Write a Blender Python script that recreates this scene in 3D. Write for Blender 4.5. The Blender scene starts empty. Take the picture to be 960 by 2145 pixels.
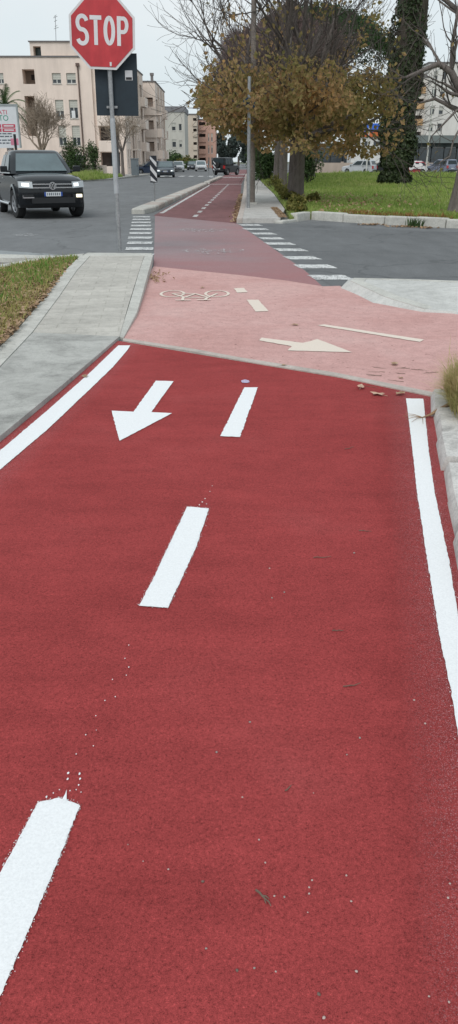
import bpy, bmesh, math, random
from mathutils import Vector, Matrix
R = math.radians
scene = bpy.context.scene
COL = scene.collection

# ------------------------------------------------------------------ survey
# the photograph's camera, used to measure where things stand on the ground
F, CX, CY, HCAM, HOR = 1620.0, 480.0, 1072.5, 1.5, 337.0
PITCH = math.atan((CY - HOR) / F)
SP, CP = math.sin(PITCH), math.cos(PITCH)
def G(x, y, z=0.0):
    u = (x - CX) / F; v = (y - CY) / F
    t = (HCAM - z) / (SP + v * CP)
    return (u * t, (CP - v * SP) * t)
def G3(x, y, z=0.0):
    a = G(x, y, z); return Vector((a[0], a[1], z))
def W(x, y, Y):
    u = (x - CX) / F; v = (y - CY) / F
    t = Y / (CP - v * SP)
    return (u * t, HCAM - (SP + v * CP) * t)

# ------------------------------------------------------------------ tagging
def tag(o, label=None, cat=None, group=None, kind=None):
    if label: o['label'] = label
    if cat: o['category'] = cat
    if group: o['group'] = group
    if kind: o['kind'] = kind
    return o
def empty(name, loc=(0, 0, 0), rz=0, parent=None):
    o = bpy.data.objects.new(name, None); COL.objects.link(o)
    o.location = loc; o.rotation_euler = (0, 0, rz); o.parent = parent
    o.empty_display_size = 0.2
    return o
def copy_tree(o, parent=None):
    c = o.copy(); COL.objects.link(c); c.parent = parent
    for ch in list(o.children): copy_tree(ch, c)
    return c

class MB:
    def __init__(s): s.v = []; s.f = []; s.m = []
    def add(s, verts, faces, mi=0):
        b = len(s.v); s.v += [tuple(p) for p in verts]
        s.f += [tuple(b + i for i in f) for f in faces]; s.m += [mi] * len(faces)
    def box(s, c, d, rz=0, mi=0, M=None):
        x, y, z = d[0] / 2, d[1] / 2, d[2] / 2
        vs = [(-x,-y,-z),(x,-y,-z),(x,y,-z),(-x,y,-z),(-x,-y,z),(x,-y,z),(x,y,z),(-x,y,z)]
        if M is None: M = Matrix.Rotation(rz, 3, 'Z')
        vs = [M @ Vector(p) + Vector(c) for p in vs]
        s.add(vs, [(0,3,2,1),(4,5,6,7),(0,1,5,4),(1,2,6,5),(2,3,7,6),(3,0,4,7)], mi)
    def prism(s, poly, z0, z1, mi=0):
        n = len(poly)
        a = sum(poly[i][0]*poly[(i+1)%n][1]-poly[(i+1)%n][0]*poly[i][1] for i in range(n))
        if a < 0: poly = poly[::-1]
        zt = z1 if isinstance(z1, (list, tuple)) else [z1]*n
        if a < 0 and isinstance(z1, (list, tuple)): zt = list(z1)[::-1]
        vs = [(p[0], p[1], z0) for p in poly] + [(p[0], p[1], zt[i]) for i, p in enumerate(poly)]
        fs = [tuple(range(n, 2*n))] + [(i, (i+1) % n, n+(i+1) % n, n+i) for i in range(n)]
        s.add(vs, fs, mi)
    def sheet(s, poly, z, mi=0):
        n = len(poly)
        a = sum(poly[i][0]*poly[(i+1)%n][1]-poly[(i+1)%n][0]*poly[i][1] for i in range(n))
        if a < 0: poly = poly[::-1]
        s.add([(p[0], p[1], z) for p in poly], [tuple(range(n))], mi)
    def tube(s, path, rad, n=8, cap=True, mi=0):
        path = [Vector(p) for p in path]
        if not isinstance(rad, (list, tuple)): rad = [rad]*len(path)
        vs = []; up = None
        for i, p in enumerate(path):
            d = (path[min(i+1, len(path)-1)] - path[max(i-1, 0)])
            if d.length < 1e-9: d = Vector((0,0,1))
            d.normalize()
            if up is None: up = d.orthogonal()
            a = (up - d*up.dot(d))
            if a.length < 1e-5: a = d.orthogonal()
            a.normalize(); up = a; b = d.cross(a)
            for k in range(n):
                t = 2*math.pi*k/n
                vs.append(p + (a*math.cos(t) + b*math.sin(t))*rad[i])
        fs = []
        for i in range(len(path)-1):
            for k in range(n):
                k2 = (k+1) % n
                fs.append((i*n+k, i*n+k2, (i+1)*n+k2, (i+1)*n+k))
        if cap and n > 2:
            fs.append(tuple(range(n))[::-1]); fs.append(tuple((len(path)-1)*n+k for k in range(n)))
        s.add(vs, fs, mi)
    def cyl(s, a, b, r, n=12, mi=0): s.tube([a, b], [r, r], n, True, mi)
    def lathe(s, prof, M, n=20, mi=0):
        vs = []
        for (r, h) in prof:
            for k in range(n):
                t = 2*math.pi*k/n
                vs.append(M @ Vector((r*math.cos(t), r*math.sin(t), h)))
        fs = [(i*n+k, i*n+(k+1) % n, (i+1)*n+(k+1) % n, (i+1)*n+k) for i in range(len(prof)-1) for k in range(n)]
        s.add(vs, fs, mi)
    def ribbon(s, path, w, M, closed=False, mi=0):
        # flat stroke of width w in the local xy plane, mapped by M
        P = [Vector((p[0], p[1])) for p in path]; n = len(P); vs = []
        for i in range(n):
            if closed: d = P[(i+1) % n] - P[i-1]
            else: d = P[min(i+1, n-1)] - P[max(i-1, 0)]
            d.normalize(); nn = Vector((-d.y, d.x))
            k = 1.0
            if 0 < i < n-1 or closed:
                e = (P[i] - P[i-1]); e.normalize()
                c = abs(Vector((-e.y, e.x)).dot(nn)); k = 1/max(c, 0.5)
            for sg in (1, -1):
                q = P[i] + nn*sg*w/2*k
                vs.append(M @ Vector((q.x, q.y, 0)))
        fs = [(2*i, 2*i+1, 2*i+3, 2*i+2) for i in range(n-1)]
        if closed: fs.append((2*n-2, 2*n-1, 1, 0))
        s.add(vs, fs, mi)
    def build(s, name, mat, parent=None, smooth=None, loc=None, rz=0, fixn=False):
        me = bpy.data.meshes.new(name); me.from_pydata(s.v, [], s.f)
        mats = mat if isinstance(mat, (list, tuple)) else [mat]
        for m in mats: me.materials.append(m)
        if len(mats) > 1: me.polygons.foreach_set('material_index', s.m)
        if fixn:
            bm = bmesh.new(); bm.from_mesh(me); bmesh.ops.recalc_face_normals(bm, faces=bm.faces); bm.to_mesh(me); bm.free()
        me.update()
        if smooth is not None:
            me.polygons.foreach_set('use_smooth', [True]*len(me.polygons))
            if smooth < 180: me.set_sharp_from_angle(angle=R(smooth))
        o = bpy.data.objects.new(name, me); COL.objects.link(o)
        o.parent = parent
        if loc is not None: o.location = loc
        o.rotation_euler.z = rz
        return o

def bevel(o, w, seg=2, ang=40):
    bm = bmesh.new(); bm.from_mesh(o.data)
    bmesh.ops.remove_doubles(bm, verts=bm.verts, dist=1e-5)
    es = [e for e in bm.edges if len(e.link_faces) == 2 and e.calc_face_angle(0) > R(ang)]
    bmesh.ops.bevel(bm, geom=es, offset=w, segments=seg, affect='EDGES', profile=0.6, clamp_overlap=True)
    bm.to_mesh(o.data); bm.free(); return o

# ------------------------------------------------------------------ materials
class NT:
    def __init__(s, name):
        s.m = bpy.data.materials.new(name); s.m.use_nodes = True
        s.t = s.m.node_tree; s.n = s.t.nodes; s.l = s.t.links
        s.b = s.n['Principled BSDF']; s.tc = s.n.new('ShaderNodeTexCoord')
    def new(s, t, **k):
        x = s.n.new(t)
        for a, v in k.items(): setattr(x, a, v)
        return x
    def link(s, a, b): s.l.new(a, b)
    def noise(s, scale, detail=4, rough=.6, sc=None, dist=0):
        x = s.new('ShaderNodeTexNoise'); x.inputs['Scale'].default_value = scale
        x.inputs['Detail'].default_value = detail; x.inputs['Roughness'].default_value = rough
        x.inputs['Distortion'].default_value = dist
        if sc:
            mp = s.new('ShaderNodeMapping'); mp.inputs['Scale'].default_value = sc
            s.link(s.tc.outputs['Object'], mp.inputs[0]); s.link(mp.outputs[0], x.inputs['Vector'])
        else: s.link(s.tc.outputs['Object'], x.inputs['Vector'])
        return x.outputs['Fac']
    def ramp(s, fac, stops, interp='LINEAR'):
        r = s.new('ShaderNodeValToRGB'); r.color_ramp.interpolation = interp
        e = r.color_ramp.elements
        while len(e) < len(stops): e.new(.5)
        for i, (p, c) in enumerate(stops):
            e[i].position = p
            if not isinstance(c, (tuple, list)): c = (c, c, c)
            e[i].color = (*c[:3], 1)
        s.link(fac, r.inputs[0]); return r.outputs[0]
    def mix(s, fac, a, b, mode='MIX'):
        x = s.new('ShaderNodeMix', data_type='RGBA', blend_type=mode)
        for sock, v in ((x.inputs[0], fac), (x.inputs[6], a), (x.inputs[7], b)):
            if isinstance(v, (int, float)): sock.default_value = v
            elif isinstance(v, (tuple, list)): sock.default_value = (*v[:3], 1)
            else: s.link(v, sock)
        return x.outputs[2]
    def bump(s, h, strength=.4, dist=.01, prev=None):
        x = s.new('ShaderNodeBump'); x.inputs['Strength'].default_value = strength
        x.inputs['Distance'].default_value = dist; s.link(h, x.inputs['Height'])
        if prev: s.link(prev, x.inputs['Normal'])
        return x.outputs[0]
    def out(s, col=None, nrm=None, rough=.8, metal=0, spec=.3):
        if col is not None:
            if isinstance(col, (tuple, list)): s.b.inputs['Base Color'].default_value = (*col[:3], 1)
            else: s.link(col, s.b.inputs['Base Color'])
        if nrm is not None: s.link(nrm, s.b.inputs['Normal'])
        s.b.inputs['Roughness'].default_value = rough; s.b.inputs['Metallic'].default_value = metal
        s.b.inputs['Specular IOR Level'].default_value = spec
        return s.m

MC = {}
def M(name, col, rough=.6, metal=0, var=.12, scale=3., fine=None, spec=.4, bump=0):
    if name in MC: return MC[name]
    t = NT(name)
    lo = tuple(c*(1-var) for c in col); hi = tuple(min(1, c*(1+var)) for c in col)
    c = t.ramp(t.noise(scale, 5, .65), [(.3, lo), (.7, hi)])
    if fine:
        f = t.ramp(t.noise(fine, 3, .7), [(.3, .75), (.7, 1.2)])
        c = t.mix(1, c, f, 'MULTIPLY')
    n = t.bump(t.noise(fine or scale*12, 4, .7), bump, .02) if bump else None
    MC[name] = t.out(c, n, rough, metal, spec); return MC[name]

def leafmat(name, stops, scale=1.2, rough=.65, trans=.25, fine=9):
    """foliage: colour differs leaf by leaf and clump by clump"""
    t = NT(name)
    a = t.noise(scale, 3, .6); b = t.noise(fine, 2, .5)
    mx = t.new('ShaderNodeMath', operation='MULTIPLY_ADD'); t.link(b, mx.inputs[0]); mx.inputs[1].default_value = .75; 
    m2 = t.new('ShaderNodeMath', operation='MULTIPLY_ADD'); t.link(a, m2.inputs[0]); m2.inputs[1].default_value = .75; m2.inputs[2].default_value = -.25
    t.link(m2.outputs[0], mx.inputs[2])
    c = t.ramp(mx.outputs[0], stops)
    t.out(c, None, rough, 0, .25)
    tr = t.new('ShaderNodeBsdfTranslucent'); t.link(c, tr.inputs[0])
    ms = t.new('ShaderNodeMixShader'); ms.inputs[0].default_value = trans
    t.link(t.b.outputs[0], ms.inputs[1]); t.link(tr.outputs[0], ms.inputs[2])
    t.link(ms.outputs[0], t.n['Material Output'].inputs[0])
    return t.m

def mat_red_lane():
    t = NT('new_red_resin')
    big = t.noise(.9, 3, .6); mid = t.noise(7, 4, .6)
    c = t.ramp(big, [(.25, (.285,.043,.043)), (.55, (.328,.052,.052)), (.8, (.375,.074,.073))])
    st = t.ramp(t.noise(2.2, 5, .7, sc=(.9, 3.2, 1)), [(.32, .86), (.68, 1.09)])
    c = t.mix(.8, c, st, 'MULTIPLY')
    c = t.mix(1, c, t.ramp(mid, [(.3, .95), (.7, 1.05)]), 'MULTIPLY')
    g = t.noise(150, 3, .8); g2 = t.noise(420, 2, .7)
    c = t.mix(1, c, t.ramp(g, [(.30, .42), (.44, .92), (.58, 1.08), (.72, 1.6)]), 'MULTIPLY')
    c = t.mix(.8, c, t.ramp(g2, [(.3, .65), (.5, 1.), (.72, 1.4)]), 'MULTIPLY')
    # thin pale dust showing on the grain, denser along the worn side
    d = t.ramp(t.noise(300, 2, .6), [(.66, 0.), (.74, 1.)])
    dm = t.ramp(t.noise(.8, 2, .5), [(.5, .0), (.75, .5)])
    f = t.mix(1, d, dm, 'MULTIPLY')
    c = t.mix(f, c, (.42,.22,.22))
    # darker rolled band along the right line, with white overspray dust right next to both lines
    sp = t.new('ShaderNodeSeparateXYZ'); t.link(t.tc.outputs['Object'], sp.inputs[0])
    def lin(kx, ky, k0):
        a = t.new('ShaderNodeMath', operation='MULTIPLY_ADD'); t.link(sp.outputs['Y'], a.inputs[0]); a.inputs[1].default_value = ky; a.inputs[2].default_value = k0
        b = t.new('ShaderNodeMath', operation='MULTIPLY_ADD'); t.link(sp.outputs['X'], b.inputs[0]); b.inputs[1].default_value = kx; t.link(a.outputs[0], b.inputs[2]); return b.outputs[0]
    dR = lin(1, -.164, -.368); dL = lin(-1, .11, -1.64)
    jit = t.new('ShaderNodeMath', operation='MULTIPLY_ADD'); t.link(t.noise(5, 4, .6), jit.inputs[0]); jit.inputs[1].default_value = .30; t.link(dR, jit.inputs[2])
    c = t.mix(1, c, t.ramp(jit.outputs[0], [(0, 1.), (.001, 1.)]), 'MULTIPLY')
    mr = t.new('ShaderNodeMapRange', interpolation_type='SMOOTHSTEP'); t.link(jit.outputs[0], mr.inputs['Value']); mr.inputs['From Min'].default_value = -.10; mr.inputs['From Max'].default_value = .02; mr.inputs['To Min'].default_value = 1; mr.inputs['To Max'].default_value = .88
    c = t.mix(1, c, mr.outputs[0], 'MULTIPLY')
    for dd in (dR, dL):
        mr = t.new('ShaderNodeMapRange'); t.link(dd, mr.inputs['Value']); mr.inputs['From Min'].default_value = -.16; mr.inputs['From Max'].default_value = .0; mr.inputs['To Max'].default_value = .6
        du = t.ramp(t.noise(330, 2, .6), [(.57, 0.), (.66, 1.)]); c = t.mix(t.mix(1, du, mr.outputs[0], 'MULTIPLY'), c, (.60,.42,.44))
    n = t.bump(g, .55, .006); n = t.bump(g2, .35, .003, n); n = t.bump(t.noise(3, 3, .5), .25, .03, n)
    return t.out(c, n, .85, 0, .12)
def mat_asphalt(name, base, patch=.12):
    t = NT(name)
    c = t.ramp(t.noise(.35, 4, .65, dist=.6), [(.3, tuple(v*(1-patch) for v in base)), (.7, tuple(v*(1+patch) for v in base))])
    c = t.mix(1, c, t.ramp(t.noise(1.6, 5, .7, sc=(1.6, .5, 1)), [(.3, .86), (.7, 1.1)]), 'MULTIPLY')
    g = t.noise(60, 3, .8)
    c = t.mix(1, c, t.ramp(g, [(.3, .7), (.5, 1.), (.72, 1.3)]), 'MULTIPLY')
    # tar seams and wandering cracks
    vo = t.new('ShaderNodeTexVoronoi', feature='DISTANCE_TO_EDGE'); vo.inputs['Scale'].default_value = .32
    nz = t.new('ShaderNodeTexNoise'); nz.inputs['Scale'].default_value = 1.2
    mv = t.new('ShaderNodeVectorMath', operation='ADD'); t.link(t.tc.outputs['Object'], mv.inputs[0]); t.link(nz.outputs['Color'], mv.inputs[1])
    t.link(t.tc.outputs['Object'], nz.inputs['Vector']); t.link(mv.outputs[0], vo.inputs['Vector'])
    c = t.mix(1, c, t.ramp(vo.outputs['Distance'], [(.0, .72), (.012, 1.)]), 'MULTIPLY')
    return t.out(c, t.bump(g, .3, .006), .88, 0, .25)
def mat_pink():
    t = NT('faded_pink_paint')
    c = t.ramp(t.noise(.8, 5, .65, dist=.5), [(.28, (.49,.275,.252)), (.5, (.545,.325,.302)), (.75, (.59,.385,.358))])
    c = t.mix(1, c, t.ramp(t.noise(9, 5, .7), [(.3, .88), (.7, 1.09)]), 'MULTIPLY')
    g = t.noise(75, 3, .75)
    c = t.mix(1, c, t.ramp(g, [(.28, .72), (.45, 1.), (.75, 1.15)]), 'MULTIPLY')
    pit = t.ramp(t.noise(26, 2, .5), [(.27, 0.), (.31, 1.)])
    c = t.mix(pit, (.25,.13,.12), c)
    return t.out(c, t.bump(g, .35, .008), .88, 0, .2)
def mat_cross():
    # old red paint worn to asphalt by tyres; redder towards the edges
    t = NT('worn_red_crossing')
    base = t.ramp(t.noise(.5, 4, .6), [(.3, (.255,.205,.212)), (.7, (.305,.232,.240))])
    wear = t.ramp(t.noise(1.1, 5, .7, sc=(.5, 1.1, 1)), [(.35, 0.), (.7, .8)])
    sp = t.new('ShaderNodeSeparateXYZ'); t.link(t.tc.outputs['Object'], sp.inputs[0])
    mr = t.new('ShaderNodeMapRange'); mr.inputs['From Min'].default_value = 15.; mr.inputs['From Max'].default_value = 12.; t.link(sp.outputs['Y'], mr.inputs['Value'])
    mr2 = t.new('ShaderNodeMapRange'); mr2.inputs['From Min'].default_value = -.9; mr2.inputs['From Max'].default_value = .9; t.link(sp.outputs['X'], mr2.inputs['Value'])
    a = t.new('ShaderNodeMath', operation='MAXIMUM'); t.link(mr.outputs[0], a.inputs[0])
    b = t.new('ShaderNodeMath', operation='MULTIPLY'); t.link(mr2.outputs[0], b.inputs[0]); b.inputs[1].default_value = .75
    t.link(b.outputs[0], a.inputs[1])
    fx = t.mix(.45, a.outputs[0], wear)
    c = t.mix(fx, base, (.335,.150,.152))
    g = t.noise(60, 3, .8)
    c = t.mix(1, c, t.ramp(g, [(.3, .75), (.5, 1.), (.72, 1.25)]), 'MULTIPLY')
    return t.out(c, t.bump(g, .3, .006), .88, 0, .2)
def mat_concrete(name, base, slab=None, ang=0., dark=.25, scale=1.):
    t = NT(name)
    c = t.ramp(t.noise(1.3*scale, 6, .7, dist=.8), [(.25, tuple(v*(1-dark) for v in base)), (.55, base), (.8, tuple(min(1, v*1.12) for v in base))])
    c = t.mix(.7, c, t.ramp(t.noise(9*scale, 5, .75), [(.28, .68), (.5, 1.), (.75, 1.1)]), 'MULTIPLY')
    g = t.noise(90, 3, .8)
    c = t.mix(.8, c, t.ramp(g, [(.3, .75), (.55, 1.03), (.75, 1.12)]), 'MULTIPLY')
    n = t.bump(g, .3, .005)
    if slab:
        mp = t.new('ShaderNodeMapping'); mp.inputs['Rotation'].default_value = (0, 0, ang)
        t.link(t.tc.outputs['Object'], mp.inputs[0])
        br = t.new('ShaderNodeTexBrick', offset=slab[2] if len(slab) > 2 else 0.); t.link(mp.outputs[0], br.inputs['Vector'])
        br.inputs['Scale'].default_value = 1; br.inputs['Brick Width'].default_value = slab[0]; br.inputs['Row Height'].default_value = slab[1]
        br.inputs['Mortar Size'].default_value = .008; br.inputs['Mortar Smooth'].default_value = .35
        br.inputs['Color1'].default_value = (1,1,1,1); br.inputs['Color2'].default_value = (.9,.9,.9,1); br.inputs['Mortar'].default_value = (.78,.78,.76,1)
        c = t.mix(.9, c, br.outputs['Color'], 'MULTIPLY')
        n = t.bump(br.outputs['Fac'], -.25, .01, n)
    return t.out(c, n, .9, 0, .2)
def mat_paint(name, col, under, wear=.35, scale=160, bare=False):
    t = NT(name)
    g = t.noise(scale, 3, .75)
    big = t.noise(6, 4, .7)
    mul = t.new('ShaderNodeMath', operation='MULTIPLY_ADD'); t.link(big, mul.inputs[0]); mul.inputs[1].default_value = .5
    t.link(g, mul.inputs[2])
    k = t.ramp(mul.outputs[0], [(wear, 0.), (wear+.09, 1.)])
    c = t.mix(k, under, t.ramp(g, [(.3, tuple(v*.86 for v in col)), (.65, col)]))
    t.out(c, t.bump(g, .35, .004), .75, 0, .3)
    if bare: t.link(k, t.b.inputs['Alpha'])       # where the paint has gone the road surface shows
    return t.m
def mat_wall(name, base, var=.1):
    t = NT(name)
    c = t.ramp(t.noise(.25, 5, .65), [(.3, tuple(v*(1-var) for v in base)), (.7, tuple(min(1, v*(1+var*.6)) for v in base))])
    s = t.ramp(t.noise(1.2, 5, .7, sc=(1.2, 1.2, .12)), [(.3, .84), (.6, 1.03)])
    c = t.mix(.7, c, s, 'MULTIPLY')
    return t.out(c, None, .9, 0, .2)
def mat_bark(name, a, b, sc=6):
    t = NT(name)
    n1 = t.noise(sc, 6, .75, sc=(sc*.3, sc*.3, sc*.06))
    c = t.ramp(n1, [(.3, a), (.7, b)])
    return t.out(c, t.bump(n1, .8, .05), .92, 0, .15)

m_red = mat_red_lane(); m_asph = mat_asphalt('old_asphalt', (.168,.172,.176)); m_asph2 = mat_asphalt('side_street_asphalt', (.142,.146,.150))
m_pink = mat_pink(); m_cross = mat_cross()
m_farred = mat_asphalt('old_red_lane', (.205,.098,.100), .12)
m_walk = mat_concrete('ribbed_pavement', (.52,.495,.45), (.40,.20,.5), R(-5))
m_walk2 = mat_concrete('patched_concrete', (.435,.43,.405), None, 0, .5, 1.4)
m_slab = mat_concrete('pavement_slabs', (.52,.50,.475), (.42,.42,.5), R(-2))
m_kerb = mat_concrete('kerb_stone', (.54,.53,.49), None, 0, .3, 2)
m_kerbp = mat_concrete('kerb_pinkish', (.50,.44,.40), None, 0, .25, 2)
m_white = mat_paint('fresh_white_paint', (.84,.85,.86), (.60,.40,.42), .345, 170)
m_worn = mat_paint('worn_white_paint', (.68,.68,.67), (.21,.21,.215), .63, 40, True)
m_faint = mat_paint('faint_white_paint', (.60,.57,.57), (.26,.21,.215), .765, 14, True)
m_cream = mat_paint('cream_paint', (.76,.66,.57), (.45,.27,.25), .40, 90)
m_steel = M('galvanised_steel', (.33,.34,.35), .45, .55, .2, 4, 30)
m_black = M('black_plastic', (.018,.019,.021), .5, 0, .2)
m_rub = M('tyre_rubber', (.022,.022,.023), .85, 0, .2)
m_chrome = M('chrome', (.62,.63,.65), .15, 1, .05)
m_glass = M('car_glass', (.030,.042,.047), .12, 0, .1, spec=.25)
m_wind = M('windscreen_glass', (.10,.135,.145), .10, 0, .2, 1.5, spec=.8)  # base colour lightened to imitate the sky reflected in the windscreen
m_wglass = M('window_glass', (.040,.048,.055), .12, 0, .25, spec=.7)
m_dark = M('dark_interior', (.035,.032,.032), .9, 0, .3)
m_plate = M('white_plate', (.62,.64,.66), .5)
m_soil = M('dry_soil', (.16,.125,.085), .95, 0, .35, 3, 40, bump=.5)
m_lawn = M('lawn_ground', (.19,.23,.06), .95, 0, .35, 1.2, 14, bump=.5)
m_blade = leafmat('lawn_blades', [(.28, (.15,.24,.05)), (.46, (.27,.36,.09)), (.62, (.37,.42,.14)), (.80, (.50,.45,.22))], .28, .7, .5, 6)
m_vblade = leafmat('verge_blades', [(.2, (.17,.19,.06)), (.42, (.28,.29,.09)), (.6, (.43,.34,.15)), (.8, (.55,.42,.24))], 1.4, .75, .3, 14)
m_dry = leafmat('dry_grass', [(.22, (.27,.29,.10)), (.42, (.43,.41,.17)), (.58, (.62,.52,.28)), (.8, (.74,.60,.40))], 5, .8, .45, 40)
m_litter = leafmat('leaf_litter', [(.25, (.20,.12,.07)), (.5, (.37,.25,.155)), (.8, (.55,.43,.31))], 3, .8, .1, 30)

# ------------------------------------------------------------------ setting
def struct(name, mb, mat, smooth=None):
    o = mb.build(name, mat, smooth=smooth); o['kind'] = 'structure'; return o
rng = random.Random(4)
def flat(name, poly, z, mat):
    mb = MB(); mb.sheet(poly, z); return struct(name, mb, mat)
def solid(name, poly, z0, z1, mat, bev=0):
    mb = MB(); mb.prism(poly, z0, z1); o = struct(name, mb, mat)
    if bev: bevel(o, bev)
    return o
def along(a, b, t): return (a[0]+(b[0]-a[0])*t, a[1]+(b[1]-a[1])*t)
def line_at(pts, Y):
    for (a, b) in zip(pts, pts[1:]):
        if (a[1]-Y)*(b[1]-Y) <= 0: return along(a, b, (Y-a[1])/(b[1]-a[1]))
    return pts[-1]

flat('ground', [(-900,-300),(900,-300),(900,1500),(-900,1500)], -.06, M('far_ground', (.12,.13,.09), .95, 0, .3, .05))
flat('road', [(-140,-12),(140,-12),(140,420),(-140,420)], 0, m_asph)

# red lane under the camera (runs off the frame on both sides and below)
LE = [(-1.75,-1.0),(-1.60,2.6),(-1.42,4.20),(-1.02,7.06)]
RE = [(1.47,5.22),(1.22,3.74),(1.03,2.75),(.88,1.72),(.42,-1.0)]
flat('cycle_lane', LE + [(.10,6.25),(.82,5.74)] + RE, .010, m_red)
# concrete strip between the old and the new surface
up = [(-.97,7.13),(-.3,6.68),(.10,6.36),(.82,5.86),(1.50,5.25)]
lo = [(-.965,7.03),(-.3,6.58),(.10,6.255),(.82,5.745),(1.49,5.13)]
solid('kerb_strip', up + lo[::-1], -.02, .018, m_kerbp)
# faded pink path crossing in front
pk_l = [(-.97,7.13), (-1.01,8.3), (-1.08,9.6), (-1.15,11.0), G(322,560)]
pk = [(-.97,7.13),(-.3,6.68),(.10,6.36),(.82,5.86),(1.42,5.30),(2.2,4.70),(6.0,2.6),(9.5,4.6)] + \
     [(2.6,8.25), G(782,636), G(712,600), G(676,601), G(600,589), G(500,577), G(400,567), G(322,559)] + pk_l[::-1][1:-1]
flat('cycle_path', pk, .008, m_pink)
cr = [G(322,559), G(400,567), G(500,577), G(600,589), G(676,601), G(640,568), G(500,470), G(493,468), G(325,452), G(324,500)]
flat('crossing', cr, .004, m_cross)
# far lane beyond the junction
fl_l = [G(322,452), (-1.55,55.0), (-.65,90), (1.2,160)]; fl_r = [(4.2,160), (1.75,90), (.90,60.4), (.24,21.8), G(494,468)]
flat('cycle_lane_far', fl_l + fl_r, .005, m_farred)
# side street surface (slightly darker) on the right of the junction
flat('side_street', [G(520,476), G(655,576), G(700,603), (1.55,10.6), (3.2,10.6), (12,9.4), (60,2), (60,9), (14,15.5), (5.2,18.9), (3.04,20.5), (1.5,21.6), (.5,21.7)], .003, m_asph2)

# ---- pavement on the left, its border stones and the kerb towards the pink path
def warp_strip(name, L, Rr, mat, z0=-.03, n=1):
    """strip between two 3d polylines with skirts"""
    mb = MB(); k = len(L)
    vs = [tuple(p) for p in L] + [tuple(p) for p in Rr]
    fs = [(i, k+i, k+i+1, i+1) for i in range(k-1)]
    mb.add(vs, fs)
    ring = L + Rr[::-1]; m = len(ring)
    mb.add([tuple(p) for p in ring] + [(p[0], p[1], z0) for p in ring], [(i, (i+1) % m, m+(i+1) % m, m+i) for i in range(m)])
    o = mb.build(name, mat, fixn=True); o['kind'] = 'structure'; return o
zz = [.045,.045,.045,.035,.06,.105,.115]
Lp = [(-2.35,1.0),(-2.05,3.4),(-1.76,5.6),(-1.84,7.3),(-1.98,9.3),(-2.12,11.2),(-2.22,13.0)]
Rp = [(-1.56,1.0),(-1.44,3.4),(-1.19,5.4),(-1.005,7.12),(-1.10,8.6),(-1.228,10.8),(-1.36,13.0)]
Lp = [Vector((*p, z)) for p, z in zip(Lp, zz)]; Rp = [Vector((*p, z)) for p, z in zip(Rp, zz)]
warp_strip('pavement', Lp[3:], Rp[3:], m_walk)
warp_strip('pavement_ramp', Lp[:4], Rp[:4], m_walk2)
bl = [Vector((p.x-.16, p.y, p.z+.006)) for p in Lp]
warp_strip('pavement_border', bl, [Vector((p.x-.004, p.y, p.z+.006)) for p in Lp], m_kerb)
kr = [Vector((*p, z)) for p, z in zip([(-.972,7.14),(-.972,8.3),(-1.035,9.6),(-1.11,11.0),(-1.175,12.2),(-1.23,13.1)], [.018,.045,.075,.10,.115,.115])]
kl = [Vector((*p, z)) for p, z in zip([(-1.01,7.14),(-1.075,8.3),(-1.15,9.6),(-1.235,11.0),(-1.305,12.2),(-1.355,13.1)], [.03,.052,.082,.108,.120,.120])]
warp_strip('kerb', kl, kr, m_kerb)
solid('pavement_end', [(-2.38,13.0),(-1.25,13.05),(-1.27,13.42),(-2.36,13.5)], -.03, .112, m_kerb, .02)
# grass verge beside it and the pale kerb bending away to the left
VERGE = [(-2.52,1.0),(-2.215,3.4),(-1.925,5.6),(-2.005,7.3),(-2.145,9.3),(-2.285,11.2),(-2.40,13.05),(-2.95,12.55),(-3.3,11.6),(-3.6,10.4),(-4.2,8.6),(-6.5,5.5),(-6.5,1.0)]
solid('verge', VERGE, -.03, .05, m_soil)
oc = [(-2.40,13.48),(-2.98,12.98),(-3.42,11.9),(-3.74,10.6),(-4.4,8.7),(-6.7,5.5)]
ic = [(-2.40,13.06),(-2.95,12.56),(-3.3,11.6),(-3.6,10.4),(-4.2,8.6),(-6.5,5.5)]
warp_strip('kerb_bend', [Vector((*p, .10)) for p in oc], [Vector((*p, .10)) for p in ic], m_kerb)
# gutter apron and second kerb of the drive on the left
a1 = [(-2.4,13.85),(-3.2,14.35),(-4.3,14.95),(-7,15.8),(-12,16.6)]; b1 = [(-2.4,13.50),(-3.1,13.62),(-4.2,13.85),(-7,14.5),(-12,15.2)]
mb = MB(); mb.add([(*p, .004) for p in a1] + [(*p, .004) for p in b1], [(i, 5+i, 6+i, 1+i) for i in range(4)]); struct('gutter', mb, mat_asphalt('gutter_grey', (.27,.285,.29)))
a2 = [(-2.9,13.45),(-3.4,13.55),(-4.3,13.78),(-7,14.4),(-12,15.1)]; b2 = [(-3.0,13.15),(-3.5,13.05),(-4.3,13.25),(-7,13.8),(-12,14.4)]
warp_strip('kerb_drive', [Vector((*p, .07)) for p in a2], [Vector((*p, .07)) for p in b2], m_kerb)
flat('drive', [(-3.05,13.1),(-3.5,13.0),(-4.3,13.2),(-7,13.75),(-12,14.3),(-12,2),(-6.7,5.55),(-4.42,8.75),(-3.76,10.6),(-3.44,11.9)], .003, mat_asphalt('drive_asphalt', (.22,.205,.19)))

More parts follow.
